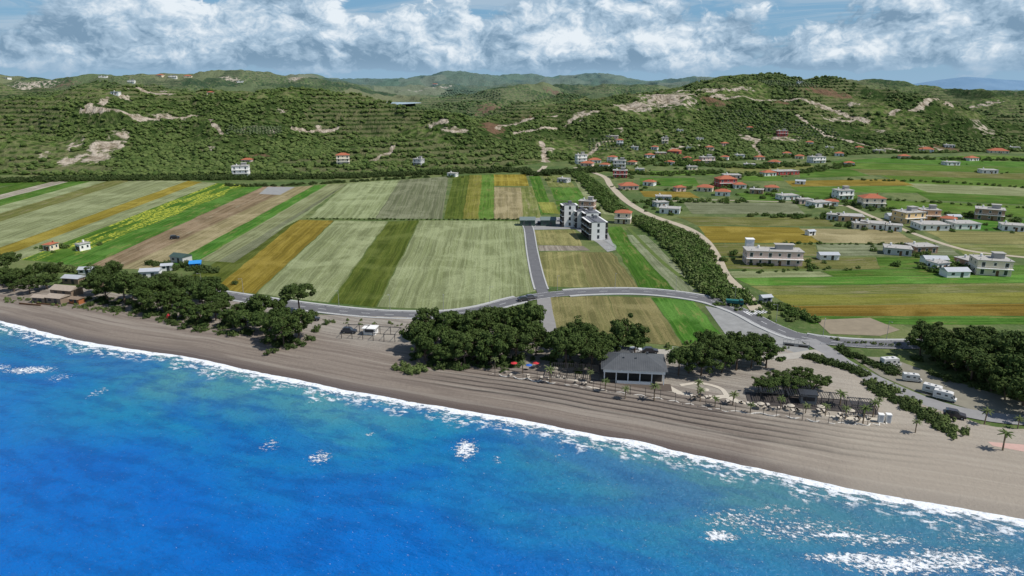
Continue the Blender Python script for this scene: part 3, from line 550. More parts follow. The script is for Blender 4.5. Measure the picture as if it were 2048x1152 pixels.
# ---------------------------------------------------------------- houses
glass=smat('window_glass',(.035,.045,.055),.15,.2,.5,.6); white=smat('white_render',(.76,.75,.72),.8,.08,.8); conc=smat('roof_concrete',(.38,.365,.34),.9,.2,.6); tile=smat('clay_tiles',(.36,.12,.065),.85,.25,1.2); rail=smat('metal_rail',(.3,.3,.3),.4,.1,1); wood=smat('door_wood',(.15,.08,.04))
steel=smat('black_steel',(.03,.03,.032),.45,.2,1,.4)
WC={'white':(.76,.75,.71),'cream':(.72,.62,.46),'pink':(.68,.5,.42),'red':(.42,.08,.07),'grey':(.48,.48,.47),'yellow':(.72,.5,.24),'brown':(.36,.22,.15),'orange':(.66,.38,.21),'blue':(.3,.45,.6)}
gardP=[];gardS=[]
def house(px,py,wpx,floors,col,roof='flat',rot=None,dep=.75,name='village_house'):
    if py>400: x,y=G(px,py); z=0
    else: x,y,z=hit(px,py); z=max(z,0)
    dist=math.hypot(x,y,CAM_H); w=wpx/F*dist*.9; d=max(w*dep,5); 
    if d>12: d=12
    rz=rot if rot is not None else random.uniform(-.6,.3); y+=d*.35
    e=bpy.data.objects.new(name,None); link(e); e.location=(x,y,z-.3); e.rotation_euler=(0,0,rz); wm=smat('wall_'+col,WC[col],.85,.1,.4)
    if dist<1100 and z<15:
        for k in range(random.randint(3,9)):
            a=random.uniform(0,6.28); q=w*.5+random.uniform(1,12); yy=y+abs(math.sin(a))*q*.9 if random.random()<.75 else y-d*.5-random.uniform(2,5)
            gardP.append((x+math.cos(a)*q,yy,z)); gardS.append(random.uniform(.8,2.4))
    H=floors*2.9+.4; mb=MB(); mb.box((0,0,H/2-1),(w,d,H+2)); mb.obj('walls',[wm],parent=e)
    win=MB(); fr=MB(); sl=MB()
    for f in range(floors):
        zc=f*2.9+2.0
        for sx,sy,L in((0,-1,w),(0,1,w),(1,0,d),(-1,0,d)):
            n=max(2,int(L/3.4))
            for i in range(n):
                o=(i+.5)/n*L-L/2; big=(sy==-1 and i%2==0); ww=1.2 if big else .9; hh=1.9 if big else 1.1; zz=zc-(.3 if big else 0)
                if sy: win.box((o,sy*(d/2+.02),zz),(ww,.06,hh)); fr.box((o,sy*(d/2+.005),zz),(ww+.25,.05,hh+.25))
                else: win.box((sx*(w/2+.02),o,zz),(.06,ww,hh)); fr.box((sx*(w/2+.005),o,zz),(.05,ww+.25,hh+.25))
        if f>0: sl.box((0,-.55,f*2.9+.3),(w+.3,d+1.3,.2)); 
        if f>0:
            for k in range(int(w/1.2)+1): sl.box((-w/2+k*w/int(w/1.2+1),-d/2-1.1,f*2.9+.8),(.06,.06,.9))
            sl.box((0,-d/2-1.1,f*2.9+1.28),(w+.2,.07,.07))
    win.obj('windows',[glass],parent=e); fr.obj('window_frames',[white],parent=e)
    if floors>1: sl.obj('balconies',[white],parent=e)
    mb=MB(); mb.box((w*.1,-d/2-.05,1.3),(1.0,.08,2.1)); mb.obj('door',[wood],parent=e)
    mb=MB()
    if roof=='flat':
        mb.box((0,0,H+.1),(w+.7,d+.7,.22))
        if floors>1: mb.box((w*.2,d*.1,H+1.2),(w*.3,d*.35,2.0)); mb.box((w*.2,d*.1,H+2.3),(w*.36,d*.42,.15))
        for a in(-.42,-.1,.42):
            for b_ in(-.42,.42): mb.box((a*w,b_*d,H+.5),(.18,.18,.6))
        mb.obj('roof',[conc],parent=e)
        t=MB(); t.cyl((-w*.25,d*.2,H+.3),(-w*.25,d*.2,H+1.4),.45,.45,10); t.obj('water_tank',[white],parent=e)
    else:
        o=.5; a,b_=w/2+o,d/2+o; rz_=min(w,d)*.22; k=max(a-b_,0) if roof=='hip' else a
        vs=[(-a,-b_,H),(a,-b_,H),(a,b_,H),(-a,b_,H),(-k,0,H+rz_),(k,0,H+rz_)]
        mb.add(vs,[(0,1,5,4),(1,2,5),(2,3,4,5),(3,0,4),(3,2,1,0)]); mb.box((w*.25,d*.12,H+rz_*.8),(.5,.5,1.2)); mb.obj('roof',[tile],parent=e)
    return e
HL=[(480,354,32,3,'white','flat'),(493,328,20,1,'pink','hip'),(685,330,27,3,'cream','hip'),(837,332,20,2,'grey','flat'),(1162,328,22,3,'white','flat'),(1190,326,26,1,'white','hip'),(1175,333,26,1,'pink','hip'),(1240,334,26,2,'grey','flat'),(1241,356,30,2,'red','flat'),(1225,278,26,1,'pink','flat'),(1350,308,26,1,'red','hip'),(1322,312,22,1,'orange','flat'),(1565,274,20,2,'red','flat'),(1258,380,38,1,'pink','hip'),(1412,384,32,1,'cream','hip'),(1453,374,38,2,'red','hip'),(1447,392,30,1,'white','hip'),(1465,358,34,1,'pink','flat'),(1572,350,50,1,'red','flat'),(1538,352,26,1,'white','hip'),(1577,400,36,1,'white','flat'),(1688,399,32,2,'white','flat'),(1747,415,42,2,'cream','hip'),(1328,402,32,1,'grey','flat'),(1342,427,42,1,'white','flat'),(1322,414,28,1,'grey','flat'),(1415,327,28,2,'pink','flat'),(1635,326,28,2,'white','flat'),(1515,389,26,1,'brown','flat'),(1640,414,38,1,'white','flat'),(1705,443,46,1,'orange','flat'),(1750,458,42,1,'white','flat'),(1822,446,46,2,'yellow','flat'),(1860,441,34,2,'orange','flat'),(1867,460,52,1,'white','flat'),(1932,458,46,1,'white','flat'),(1985,440,44,2,'brown','flat'),(1848,506,44,1,'brown','flat'),(1955,535,50,1,'brown','flat'),(1988,550,56,2,'cream','flat'),(1856,304,24,1,'white','hip'),(1905,331,24,1,'white','flat'),(2000,307,30,1,'cream','hip'),(1247,447,34,2,'cream','hip'),(1800,510,46,1,'grey','flat'),(1980,347,26,1,'white','flat'),(1550,330,22,1,'white','hip'),(1380,300,16,1,'white','flat'),(1600,318,16,1,'cream','hip'),(1300,316,18,1,'white','hip'),(1210,336,20,1,'white','hip'),(1280,345,18,1,'white','flat'),(1385,340,20,1,'cream','flat'),(1500,335,22,1,'white','flat'),(1700,332,18,1,'white','hip'),(1760,306,18,1,'cream','flat'),(1420,300,16,1,'cream','hip'),(1480,316,18,1,'white','flat'),(30,152,14,1,'cream','hip'),(205,156,14,1,'white','flat'),(262,168,12,2,'white','flat'),(320,158,14,1,'cream','hip'),(345,160,14,2,'white','flat'),(375,156,14,1,'cream','hip'),(905,354,20,1,'white','flat'),(1128,366,24,1,'grey','flat'),(1175,422,34,2,'brown','flat'),(230,190,14,1,'white','flat'),(420,190,12,1,'cream','hip'),
(1225,326,18,2,'white','hip'),(1265,330,18,1,'cream','hip'),(1340,330,18,1,'white','hip'),(1375,322,16,1,'pink','hip'),(1450,320,16,1,'white','hip'),(1520,320,18,1,'cream','hip'),(1575,312,16,1,'white','hip'),(1300,372,24,1,'white','hip'),(1360,384,22,1,'pink','hip'),(1480,378,24,1,'white','hip'),(1545,384,26,1,'cream','hip'),(1610,408,26,1,'pink','flat'),(1665,412,24,1,'white','hip'),(1722,458,26,1,'cream','flat'),(1790,462,28,1,'white','flat'),(1900,448,24,1,'cream','hip'),(1668,440,22,1,'grey','flat'),(1395,328,16,1,'white','hip'),(1680,312,16,1,'white','hip'),(1810,318,18,1,'cream','hip'),(1945,322,20,1,'white','hip'),(1310,300,14,1,'white','hip'),(1450,292,14,1,'pink','hip'),(1620,290,14,1,'white','hip'),(1880,540,30,1,'white','flat'),(2030,462,36,1,'white','flat'),
(1270,300,15,1,'white','flat'),(1240,292,14,2,'white','hip'),(1400,282,13,1,'white','flat'),(1500,262,12,1,'cream','hip'),(1660,300,15,1,'white','flat'),(1720,300,14,1,'white','hip'),(1900,296,16,1,'white','flat'),(1360,265,12,1,'white','flat'),(1330,288,14,2,'cream','flat'),(2030,300,18,1,'white','flat'),(870,170,12,1,'white','hip'),(480,168,12,1,'white','flat'),(100,158,12,1,'white','flat'),(10,158,14,1,'white','flat'),(1600,168,10,1,'white','flat')]
for h_ in HL: house(*h_)
house(1548,530,112,2,'pink','flat',rot=-.12,dep=.35,name='two_storey_villa')
x,y=G(1493,520); mb=MB(); mb.box((0,0,4),(3.2,3.2,8.6)); mb.box((0,0,8.4),(3.6,3.6,.2)); mb.obj('stair_tower',[white],(x+2,y+4,0),-.12)
masses('garden_trees',hb,[([(1275,440),(1330,475),(1380,520),(1420,570),(1480,605)],4.5,.36,1.4,3.0),([(1300,445),(1380,480),(1420,540),(1450,590)],3,.5,1.3,2.6),([(1150,345),(1180,370),(1205,395),(1235,425)],5,.45,1.6,3.2),([(1440,612),(1500,606),(1540,612)],1,2,.8,1.4),([(1550,612),(1580,625),(1610,640)],3,.5,1,2),
 ([(1280,405),(1400,404),(1500,405)],5,2,1.2,2.6),([(1440,352),(1600,345),(1700,330)],8,1.6,1.5,3),([(1640,400),(1720,415),(1800,425)],6,2,1.3,2.6),([(1500,545),(1640,540),(1720,538)],2,3,.6,1.4),([(1850,540),(1960,538)],4,2,1.2,2.4),([(1700,360),(1900,366),(2100,380)],2,4,1,2),([(1500,432),(1640,436)],4,2,1.2,2.4),([(1300,330),(1400,330),(1500,335),(1600,330)],12,1,1.8,3.6),([(1240,345),(1330,350),(1440,345)],8,1.5,1.5,3),([(1800,318),(1950,320),(2100,322)],6,2,1.5,3.2),([(1880,430),(2000,440),(2100,450)],5,3,1.3,2.6),([(1560,488),(1700,489),(1880,490)],.8,3,.6,1.4),([(1760,400),(1900,408),(2100,420)],1,5,.8,1.8)],(gardP,gardS))
masses('field_edge_shrubs',hb2,[([(-100,370),(0,364),(200,360),(450,358),(700,355),(900,346),(1060,342)],7,.55,1.6,3.6),([(450,372),(560,372),(700,364),(860,354)],3,2.5,1.2,2.4),([(615,438),(840,440),(1040,440)],.6,2.5,.5,1.1),([(1615,716),(1660,728),(1705,742),(1730,752)],1,.35,1.0,1.5),([(1690,702),(1740,728),(1800,752)],1.5,.8,1,1.7),([(1740,772),(1800,808),(1860,842),(1900,868)],1.8,.5,.7,1.3),([(1500,530),(1540,532)],1,1,1,1.5),([(300,528),(430,545)],4,1.2,1,2.2),([(160,560),(330,560),(440,572)],5,1,1,2.2),([(640,640),(560,700)],4,2,1,1.6),([(1060,350),(1150,345),(1240,340)],8,.7,2,4),([(190,600),(300,625),(420,652),(500,668)],5,.8,.7,1.8),([(830,712),(920,728),(1000,732),(1070,715)],5,.6,.7,1.8),([(540,690),(600,684)],3,.8,.7,1.6),([(1850,725),(1950,765),(2060,800)],6,.8,.7,1.8),([(1110,728),(1180,740)],3,.8,.6,1.4)])
masses('reed_bed',rb,[([(1280,442),(1360,490),(1410,560),(1460,600)],5,.7,1.4,2.4),([(1740,765),(1830,815),(1915,872)],2.2,.7,.7,1.3),([(800,735),(820,745),(850,740)],2,.4,.6,1.2),([(100,540),(200,545)],3,1,1,2),([(1450,612),(1610,645)],3,1.5,.6,1.1),([(0,600),(120,610),(300,635),(480,668)],2,1.0,.3,.8),([(1560,700),(1480,690),(1330,700)],3,1.2,.5,1),([(1660,680),(1760,690),(1900,694)],1,1.5,.4,.8),([(640,640),(760,650),(900,650)],3,2,.3,.7)])
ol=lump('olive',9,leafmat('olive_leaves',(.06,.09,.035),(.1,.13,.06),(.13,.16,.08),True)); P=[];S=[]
for q,nr,nc in [([(455,268),(565,270),(560,257),(460,255)],5,18),([(1540,172),(1640,175),(1600,163),(1520,163)],6,18),([(1440,262),(1590,262),(1560,225),(1420,225)],9,20),([(1600,290),(1700,295),(1660,255),(1570,250)],8,14),([(880,195),(1000,200),(1000,185),(900,182)],6,20),([(1180,300),(1290,300),(1270,280),(1180,280)],5,14)]:
    for i in range(nr):
        for j in range(nc):
            u=j/(nc-1);v=i/(nr-1); px=(q[0][0]*(1-u)+q[1][0]*u)*(1-v)+(q[3][0]*(1-u)+q[2][0]*u)*v; py=(q[0][1]*(1-u)+q[1][1]*u)*(1-v)+(q[3][1]*(1-u)+q[2][1]*u)*v
            a=hit(px,py); 
            if a[1]<5000: P.append(a); S.append(random.uniform(1.4,2.0)*max(1,a[1]/1000))
scatter('olive_grove',ol,P,S,'olive')
def palm(seed):
    r=random.Random(seed); mb=MB(); H=3.2+r.random()*1.0; mb.cyl((0,0,-.1),(.08,0,H*.5),.19,.15,8); mb.cyl((.08,0,H*.5),(.12,.05,H),.15,.2,8)
    for i in range(16):
        a=i*2.399; el=.9-1.1*(i/16); L=1.4+r.random()*.4; p=Vector((.12,.05,H)); dd=Vector((math.cos(a)*math.cos(el),math.sin(a)*math.cos(el),math.sin(el))); side=Vector((-math.sin(a),math.cos(a),0)); prev=None
        for k in range(6):
            w=.24*math.sin(math.pi*(k+.6)/6.2); c=[p-side*w-Vector((0,0,w*.5)),p,p+side*w-Vector((0,0,w*.5))]
            if prev: mb.add([prev[0],prev[1],c[1],c[0]],[(0,1,2,3)],1); mb.add([prev[1],prev[2],c[2],c[1]],[(0,1,2,3)],1)
            prev=c; p=p+dd*(L/5); dd=(dd+Vector((0,0,-.22))).normalized()
    return mb.mesh('palm_tree',[smat('palm_bark',(.2,.15,.1)),leafmat('palm_leaf',(.05,.08,.02),(.09,.12,.04),(.12,.14,.06))])
pm=[palm(i) for i in range(3)]
for px,py in [(1210,785),(1308,803),(1400,805),(1430,815),(1465,812),(1395,790),(1500,828),(1560,822),(1610,830),(1650,835),(1690,842),(1725,850),(1745,835),(1830,868),(2005,902),(1180,765),(1100,768),(990,742),(1045,750),(1250,800),(1680,812),(1755,822),(2035,858),(1968,850)]:
    inst('palm_tree',pm[random.randrange(3)],(*G(px,py),0.02),random.uniform(0,6),random.uniform(.65,1.0))
def shed(px,py,w,d,h,wc,rc,name='farm_shed',rz=None):
    x,y=G(px,py); rz=random.uniform(-.4,.4) if rz is None else rz; e=bpy.data.objects.new(name,None); link(e); e.location=(x,y,0); e.rotation_euler=(0,0,rz)
    mb=MB(); mb.box((0,0,h/2),(w,d,h)); mb.obj('walls',[wc],parent=e)
    mb=MB(); a,b_=w/2+.3,d/2+.4; mb.add([(-a,-b_,h-.05),(a,-b_,h-.05),(a,b_,h-.05),(-a,b_,h-.05),(-a,0,h+d*.22),(a,0,h+d*.22)],[(0,1,5,4),(1,2,5),(2,3,4,5),(3,0,4),(3,2,1,0)]); mb.obj('roof',[rc],parent=e)
    mb=MB(); mb.box((w*.15,-d/2-.03,1.05),(1.1,.08,2.1)); mb.box((-w*.25,-d/2-.03,1.5),(1.2,.08,.9)); mb.obj('door_and_window',[glass],parent=e)
tin=smat('tin_roof',(.42,.44,.46),.5,.15,1,.4); grn=smat('green_metal_roof',(.05,.085,.07),.5,.2,1,.4); blu=smat('blue_tarp',(.04,.25,.6),.6,.1,1); thatch=smat('thatch',(.24,.18,.13),.95,.3,3)
for px in(1055,1096):
    shed(px,450,8,6,3.2,grn,smat('cabin_roof',(.16,.2,.19),.5,.15,1),'holiday_cabin',0)
shed(303,554,7,4,2.8,white,tin,'white_cabin',.2); shed(363,523,7,5,2.6,smat('wall_grey',WC['grey']),grn,'garden_hut'); shed(392,536,4,4,2.4,blu,blu,'blue_hut',.3)
shed(1655,518,8,4,2.3,white,tin); shed(1908,552,9,5,2.5,white,tin); shed(1600,368,7,4,2.5,white,tin); shed(1867,528,9,5,2.6,white,tin); shed(1530,606,3.5,2.6,2.5,smat('wall_grey',WC['grey']),tin,'utility_cabin',.2)
shed(1785,438,7,5,2.4,white,tin); shed(1905,440,7,4,2.4,white,tin); shed(1620,470,4,3,2.2,white,tin);
plank=smat('plank_roof',(.36,.3,.24))
shed(135,590,9,5,2.6,thatch,plank,'beach_hut',-.25); shed(118,605,6,4,2.3,thatch,plank,'beach_hut',-.25); shed(155,607,4,2.5,2.0,smat('orange_wood',(.35,.13,.05)),thatch,'beach_kiosk',-.25)
shed(150,566,7,4,2.4,thatch,tin,'beach_hut',-.2); shed(85,604,5,3,2.1,thatch,plank,'beach_hut',-.2); shed(175,548,5,3.5,2.3,white,tin,'garden_hut',.1); shed(335,540,4,3,2.2,white,tin,'garden_hut',.3)
for a in (60,95): 
    x,y=G(a,610); mb=MB(); mb.box((0,0,.25),(9,.25,.5)); mb.obj('timber_barrier',[wood],(x,y,0),-.25)
def block(px,py,w,d,fl,rz,name='apartment_block'):
    x,y=G(px,py); e=bpy.data.objects.new(name,None); link(e); e.location=(x,y,0); e.rotation_euler=(0,0,rz); H=fl*2.9
    mb=MB(); mb.box((0,0,H/2),(w,d,H)); mb.obj('walls',[white],parent=e)
    g=MB(); f=MB(); s2=MB()
    for k in range(fl):
        for sx in(-1,1):
            n=max(1,int(d/4.2))
            for i in range(n):
                o=(i+.5)/n*d-d/2; g.box((sx*(w/2+.02),o,k*2.9+1.5),(.06,d/n-1.8,2.1))
                for q in(-1,1): f.box((sx*(w/2+.6),o+q*(d/n/2-.12),k*2.9+1.45),(1.2,.12,2.7))
            s2.box((sx*(w/2+.65),0,k*2.9+2.88),(1.25,d-.02,.18)); f.box((sx*(w/2+1.2),0,k*2.9+1.0),(.05,d,.7))
        n=max(1,int(w/3.6))
        for i in range(n):
            o=(i+.5)/n*w-w/2; g.box((o,-d/2-.03,k*2.9+1.6),(.9,.06,1.5)); f.box((o,-d/2-.02,k*2.9+1.6),(1.1,.04,1.7))
    g.obj('windows',[glass],parent=e); f.obj('balcony_frames',[steel],parent=e); s2.obj('balcony_slabs',[white],parent=e)
    r=MB(); r.box((0,0,H+.15),(w*1.02,d*1.01,.3)); r.box((w*.1,d*.15,H+1.0),(1.8,2.0,1.4)); 
    for i in range(int(d/3)): r.box((-w*.2,i*3-d/2+1.5,H+.5),(1.2,1.6,.3))
    r.obj('roof',[smat('dark_roof',(.15,.155,.17),.8,.2,.8)],parent=e)
block(1137,452,6,6.5,4,.1); block(1161,453,5.5,7,3,.15); block(1179,456,6.5,10,3,.15); block(1188,474,6.8,15,3,.15)
# ---------------------------------------------------------------- restaurant
x,y=G(1265,752); e=bpy.data.objects.new('beach_restaurant',None); link(e); e.location=(x,y,0); e.rotation_euler=(0,0,-.12)
roofm,nt,b=newmat('corrugated_roof'); tc=N(nt,'ShaderNodeTexCoord').outputs['Object']; w_=N(nt,'ShaderNodeTexWave',{'Vector':tc,'Scale':.6,'Distortion':.0},bands_direction='X').outputs['Fac']
nt.links.new(MIX(nt,NOISE(nt,tc,.5,4,.6),(.06,.065,.07),(.11,.115,.12)),b.inputs['Base Color']); b.inputs['Roughness'].default_value=.65; bump(nt,b,w_,.4,.05)
W_,D_=15,11
mb=MB(); mb.box((0,.8,1.6),(W_-1,D_-3,3.2)); mb.obj('walls',[smat('dark_interior',(.05,.045,.04))],parent=e)
mb=MB()
for i in range(6):
    mb.box((-W_/2+.3+i*(W_-.6)/5,-D_/2+.3,1.7),(.22,.22,3.4))
for i in range(4): mb.box((W_/2-.3,-D_/2+.3+(i+1)*(D_-.6)/4,1.7),(.22,.22,3.4)); mb.box((-W_/2+.3,-D_/2+.3+(i+1)*(D_-.6)/4,1.7),(.22,.22,3.4))
mb.box((0,-D_/2+.16,3.55),(W_,.2,1.0)); mb.box((-W_/2+.1,.1,3.55),(.2,D_-.6,1.0)); mb.box((W_/2-.1,.1,3.55),(.2,D_-.6,1.0)); mb.box((0,-D_/2-.0,.55),(W_*.55,.12,.9)); mb.obj('columns_and_fascia',[white],parent=e)
mb=MB(); a,b_=W_/2+.6,D_/2+.5; mb.add([(-a,-b_,4.0),(a,-b_,4.0),(a,b_,4.0),(-a,b_,4.0),(-3.2,0,6.0),(3.2,0,6.0)],[(0,1,5,4),(1,2,5),(2,3,4,5),(3,0,4),(3,2,1,0)]); mb.box((3.5,1.5,5.6),(.5,.5,1.0)); mb.box((-2.5,-1.6,5.5),(.35,.35,.6)); mb.box((0.5,-1.6,5.5),(.35,.35,.6)); mb.obj('roof',[roofm],parent=e)
mb=MB(); mb.box((-7,9.2,3.2),(13,5.5,.25)); 
for i in(-13,-9,-5,-1): mb.box((i,6.8,1.6),(.2,.2,3.2)); mb.box((i,11.6,1.6),(.2,.2,3.2))
mb.obj('annex_roof',[roofm],parent=e)
mb=MB(); mb.box((0,-D_/2-1,.1),(W_+3,4,.32)); mb.obj('terrace_deck',[smat('deck_wood',(.1,.08,.065))],parent=e)
def pergola(px,py,w,d,h,nx,ny,rz,name='pergola',slats=True,mat=steel,z=0):
    x,y=G(px,py); mb=MB()
    for i in range(nx):
        for j in range(ny): mb.box((-w/2+i*w/(nx-1),-d/2+j*d/(ny-1),h/2),(.14,.14,h))
    for j in range(ny): mb.box((0,-d/2+j*d/(ny-1),h+.07),(w+.2,.14,.14))
    for i in range(nx): mb.box((-w/2+i*w/(nx-1),0,h+.19),(.12,d+.2,.1))
    if slats:
        for k in range(int(w/.5)): mb.box((-w/2+k*.5+.2,0,h+.27),(.12,d,.05))
    return mb.obj(name,[mat],(x,y,z),rz)
x,y=G(1620,808); mb=MB(); mb.box((0,0,.15),(28,6.5,.3)); mb.obj('lounge_deck',[smat('dark_deck',(.06,.052,.048),.7,.3,1)],(x,y,0),-.2)
pergola(1540,800,5,4,2.6,3,2,-.2); pergola(1590,806,4,3.5,2.5,2,2,-.2); pergola(1660,812,5,3.5,2.5,3,2,-.2); pergola(1720,825,5,4,2.5,3,2,-.2); pergola(1580,790,8,3,2.7,4,2,-.2)
pergola(1150,755,12,4,2.8,4,2,-.12)
pergola(712,672,6.5,6,2.4,3,2,-.15,slats=False); pergola(775,677,6.5,6,2.4,3,2,-.15,slats=False)
x,y=G(742,668); mb=MB(); mb.box((0,0,1.1),(3.6,2.6,2.2),0,0); mb.box((0,-.3,2.3),(4.2,3.4,.15),0,0); mb.box((0,-1.33,1.45),(2.8,.06,.9),0,1); mb.box((0,-1.5,.95),(3.2,.5,.08),0,0); mb.obj('beach_bar_kiosk',[white,glass],(x,y,0),-.15)
x,y=G(1614,806); mb=MB(); mb.box((0,0,1.3),(3.4,2.6,2.4),0,0); mb.box((0,0,2.6),(4,3.2,.15),0,1); mb.box((0,-1.32,1.5),(2.6,.05,1),0,1); mb.obj('bar_kiosk',[smat('grey_panel',(.2,.2,.2)),steel],(x,y,.1),-.2)
for px in(1760,1775): 
    x,y=G(px,846); mb=MB(); mb.box((0,0,1.0),(1.0,1.0,2.0),0,0); mb.box((0,0,2.05),(1.15,1.15,.12),0,0); mb.box((0,-.52,.95),(.7,.04,1.7),0,1); mb.obj('changing_cabin',[white,tin],(x,y,.1),-.2)
lm=MB(); lm.box((0,0,.3),(.65,1.5,.08)); lm.add([(-.32,.7,.3),(.32,.7,.3),(.32,1.2,.75),(-.32,1.2,.75)],[(0,1,2,3)])
for a in(-.27,.27):
    for b_ in(-.65,.6): lm.box((a,b_,.13),(.05,.05,.27))
lme=lm.mesh('sun_lounger',[smat('lounger_canvas',(.5,.45,.38),.8,.1,1)])
um=MB()
um.cyl((0,0,0),(0,0,2.3),.04,.03,6); n_=10; um.add([(0,0,2.5)]+[(1.1*math.cos(2*math.pi*i/n_),1.1*math.sin(2*math.pi*i/n_),2.05) for i in range(n_)],[(0,i+1,(i+1)%n_+1) for i in range(n_)],1)
ume={c:um.mesh('beach_umbrella',[rail,smat('canvas_'+c,col,.8,.08,1)]) for c,col in {'blue':(.03,.12,.45),'red':(.5,.04,.05),'beige':(.45,.4,.32)}.items()}
for px,py,c in [(1058,742,'blue'),(1072,738,'red'),(1028,738,'red'),(1520,820,'beige'),(1580,824,'beige'),(1640,826,'beige'),(1700,834,'beige'),(1410,792,'beige'),(1110,748,'beige')]: inst('beach_umbrella',ume[c],(*G(px,py),0.02),0,.8)
for i in range(52):
    px=random.choice([random.uniform(1480,1740),random.uniform(1480,1740),random.uniform(990,1190),random.uniform(1370,1460)]); py=np.interp(px,[990,1190,1370,1460,1740],[748,768,795,808,842])+random.uniform(-7,3); inst('sun_lounger',lme,(*G(px,py),.12),random.uniform(-.5,.1)+math.pi)
x,y=G(338,640); mb=MB(); n_=8; mb.add([(0,0,2.2)]+[(1.2*math.cos(2*math.pi*i/n_),1.2*math.sin(2*math.pi*i/n_),.6) for i in range(n_)]+[(1.5*math.cos(2*math.pi*i/n_),1.5*math.sin(2*math.pi*i/n_),0) for i in range(n_)],[(0,i+1,(i+1)%n_+1) for i in range(n_)]+[(i+1,n_+1+i,n_+1+(i+1)%n_,(i+1)%n_+1) for i in range(n_)]); mb.obj('red_tent',[smat('canvas_red',(.5,.04,.05))],(x,y,0.02))
for px in list(range(990,1200,28))+list(range(1200,1500,30))+list(range(1500,1760,26)):
    py=np.interp(px,[985,1060,1140,1210,1300,1380,1450,1560,1660,1740],[752,764,774,786,799,814,826,836,850,854]); x,y=G(px,py)
    mb=MB(); mb.cyl((0,0,0),(0,0,2.7),.06,.045,6); mb.box((0,.18,2.7),(.1,.45,.06)); mb.box((0,.38,2.63),(.16,.16,.08)); mb.obj('beach_light_post',[steel],(x,y,0),random.uniform(-.2,.2))
sl_=MB(); sl_.cyl((0,0,0),(0,0,6.5),.09,.05,6); sl_.cyl((0,0,6.45),(0,1.5,6.7),.04,.035,5); sl_.box((0,1.7,6.7),(.25,.6,.1)); sl_.box((0,0,.15),(.35,.35,.3)); slm=sl_.mesh('street_lamp',[rail])
T=np.gradient(main,axis=0); cum=0; last=-99
for i in range(1,len(main)):
    cum+=np.linalg.norm(main[i]-main[i-1])
    if cum-last>19 and main[i][0]<G(1900,684)[0] and abs(main[i][0]-xJ)>6:
        last=cum; t=T[i]/np.linalg.norm(T[i]); nn=np.array([-t[1],t[0]]); p=main[i]+nn*4.3; inst('street_lamp',slm,(p[0],p[1],.18),math.atan2(-nn[1],-nn[0])-math.pi/2,.85)
for k in range(4): p=G(1048+5*k,462+28*k); inst('street_lamp',slm,(p[0],p[1],0),-1.57,.8)
x,y=G(1592,694); mb=MB(); mb.box((0,0,.5),(7,.35,1.2),0,0); mb.box((-1.8,-.2,.35),(2.4,.05,.7),0,1); mb.box((1.8,-.2,.35),(2.4,.05,.7),0,1)
for i in range(8): mb.box((-3.4+i*.97,0,1.5),(.06,.06,.8),0,2)
mb.box((0,0,1.9),(7,.07,.07),0,2); mb.obj('culvert_headwall',[conc,smat('dark_interior',(.05,.045,.04)),rail],(x,y,0),-.35)
# ---------------------------------------------------------------- vehicles
tyre=smat('tyre',(.02,.02,.02),.9); 
def wheels(mb,xs,y,r=.34,w=.22,mi=2):
    for X_ in xs:
        for s in(-1,1): mb.cyl((X_,s*y-w/2,r),(X_,s*y+w/2,r),r,r,14,mi); mb.cyl((X_,s*(y+.02)-w/2,r),(X_,s*(y+.02)+w/2,r),r*.5,r*.5,8,3)
def car(px,py,rz,col,name='parked_car',suv=False):
    x,y=G(px,py); mb=MB(); h=.15 if suv else 0
    mb.prism([(-2.15,.35),(2.1,.35),(2.2,.6),(2.1,.85+h),(1.1,1.0+h),(-1.9,1.02+h),(-2.2,.9+h)],-.87,.87,0)
    mb.prism([(1.0,1.0+h),(.4,1.45+h*2),(-1.3 if not suv else -1.75,1.48+h*2),(-1.85,1.02+h)],-.76,.76,1)
    mb.prism([(.35,1.46+h*2),(.3,1.5+h*2),(-1.25,1.53+h*2),(-1.35,1.48+h*2)],-.72,.72,0)
    for s in(-1,1): mb.box((2.16,s*.6,.72),(.06,.35,.14),0,3); mb.box((-2.19,s*.65,.8),(.05,.25,.16),0,4); mb.box((.7,s*.98,1.05+h),(.18,.2,.13),0,0); mb.box((-.35,s*.77,1.25+h),(.08,.04,.4+h),0,0)
    wheels(mb,(-1.35,1.35),.8,.33+h*.4)
    return mb.obj(name,[smat('paint_'+str(col),col,.3,.03,1,.5),glass,tyre,rail,smat('tail_light',(.4,.02,.02))],(x,y,.17),rz)
car(1048,602,.35,(.05,.05,.055)); car(1062,598,.35,(.12,.12,.13)); car(626,642,.1,(.02,.02,.02)); car(699,667,-.1,(.03,.035,.05),suv=True); car(1908,836,-.5,(.05,.045,.05),'off_road_vehicle',True)
car(1300,706,-.1,(.04,.04,.05)); car(1270,706,.2,(.55,.55,.55)); car(1232,700,.1,(.03,.03,.04))
car(1120,442,1.4,(.5,.5,.5)); car(1078,448,1.5,(.05,.05,.06)); car(350,478,.4,(.02,.02,.025),'farm_vehicle',True)
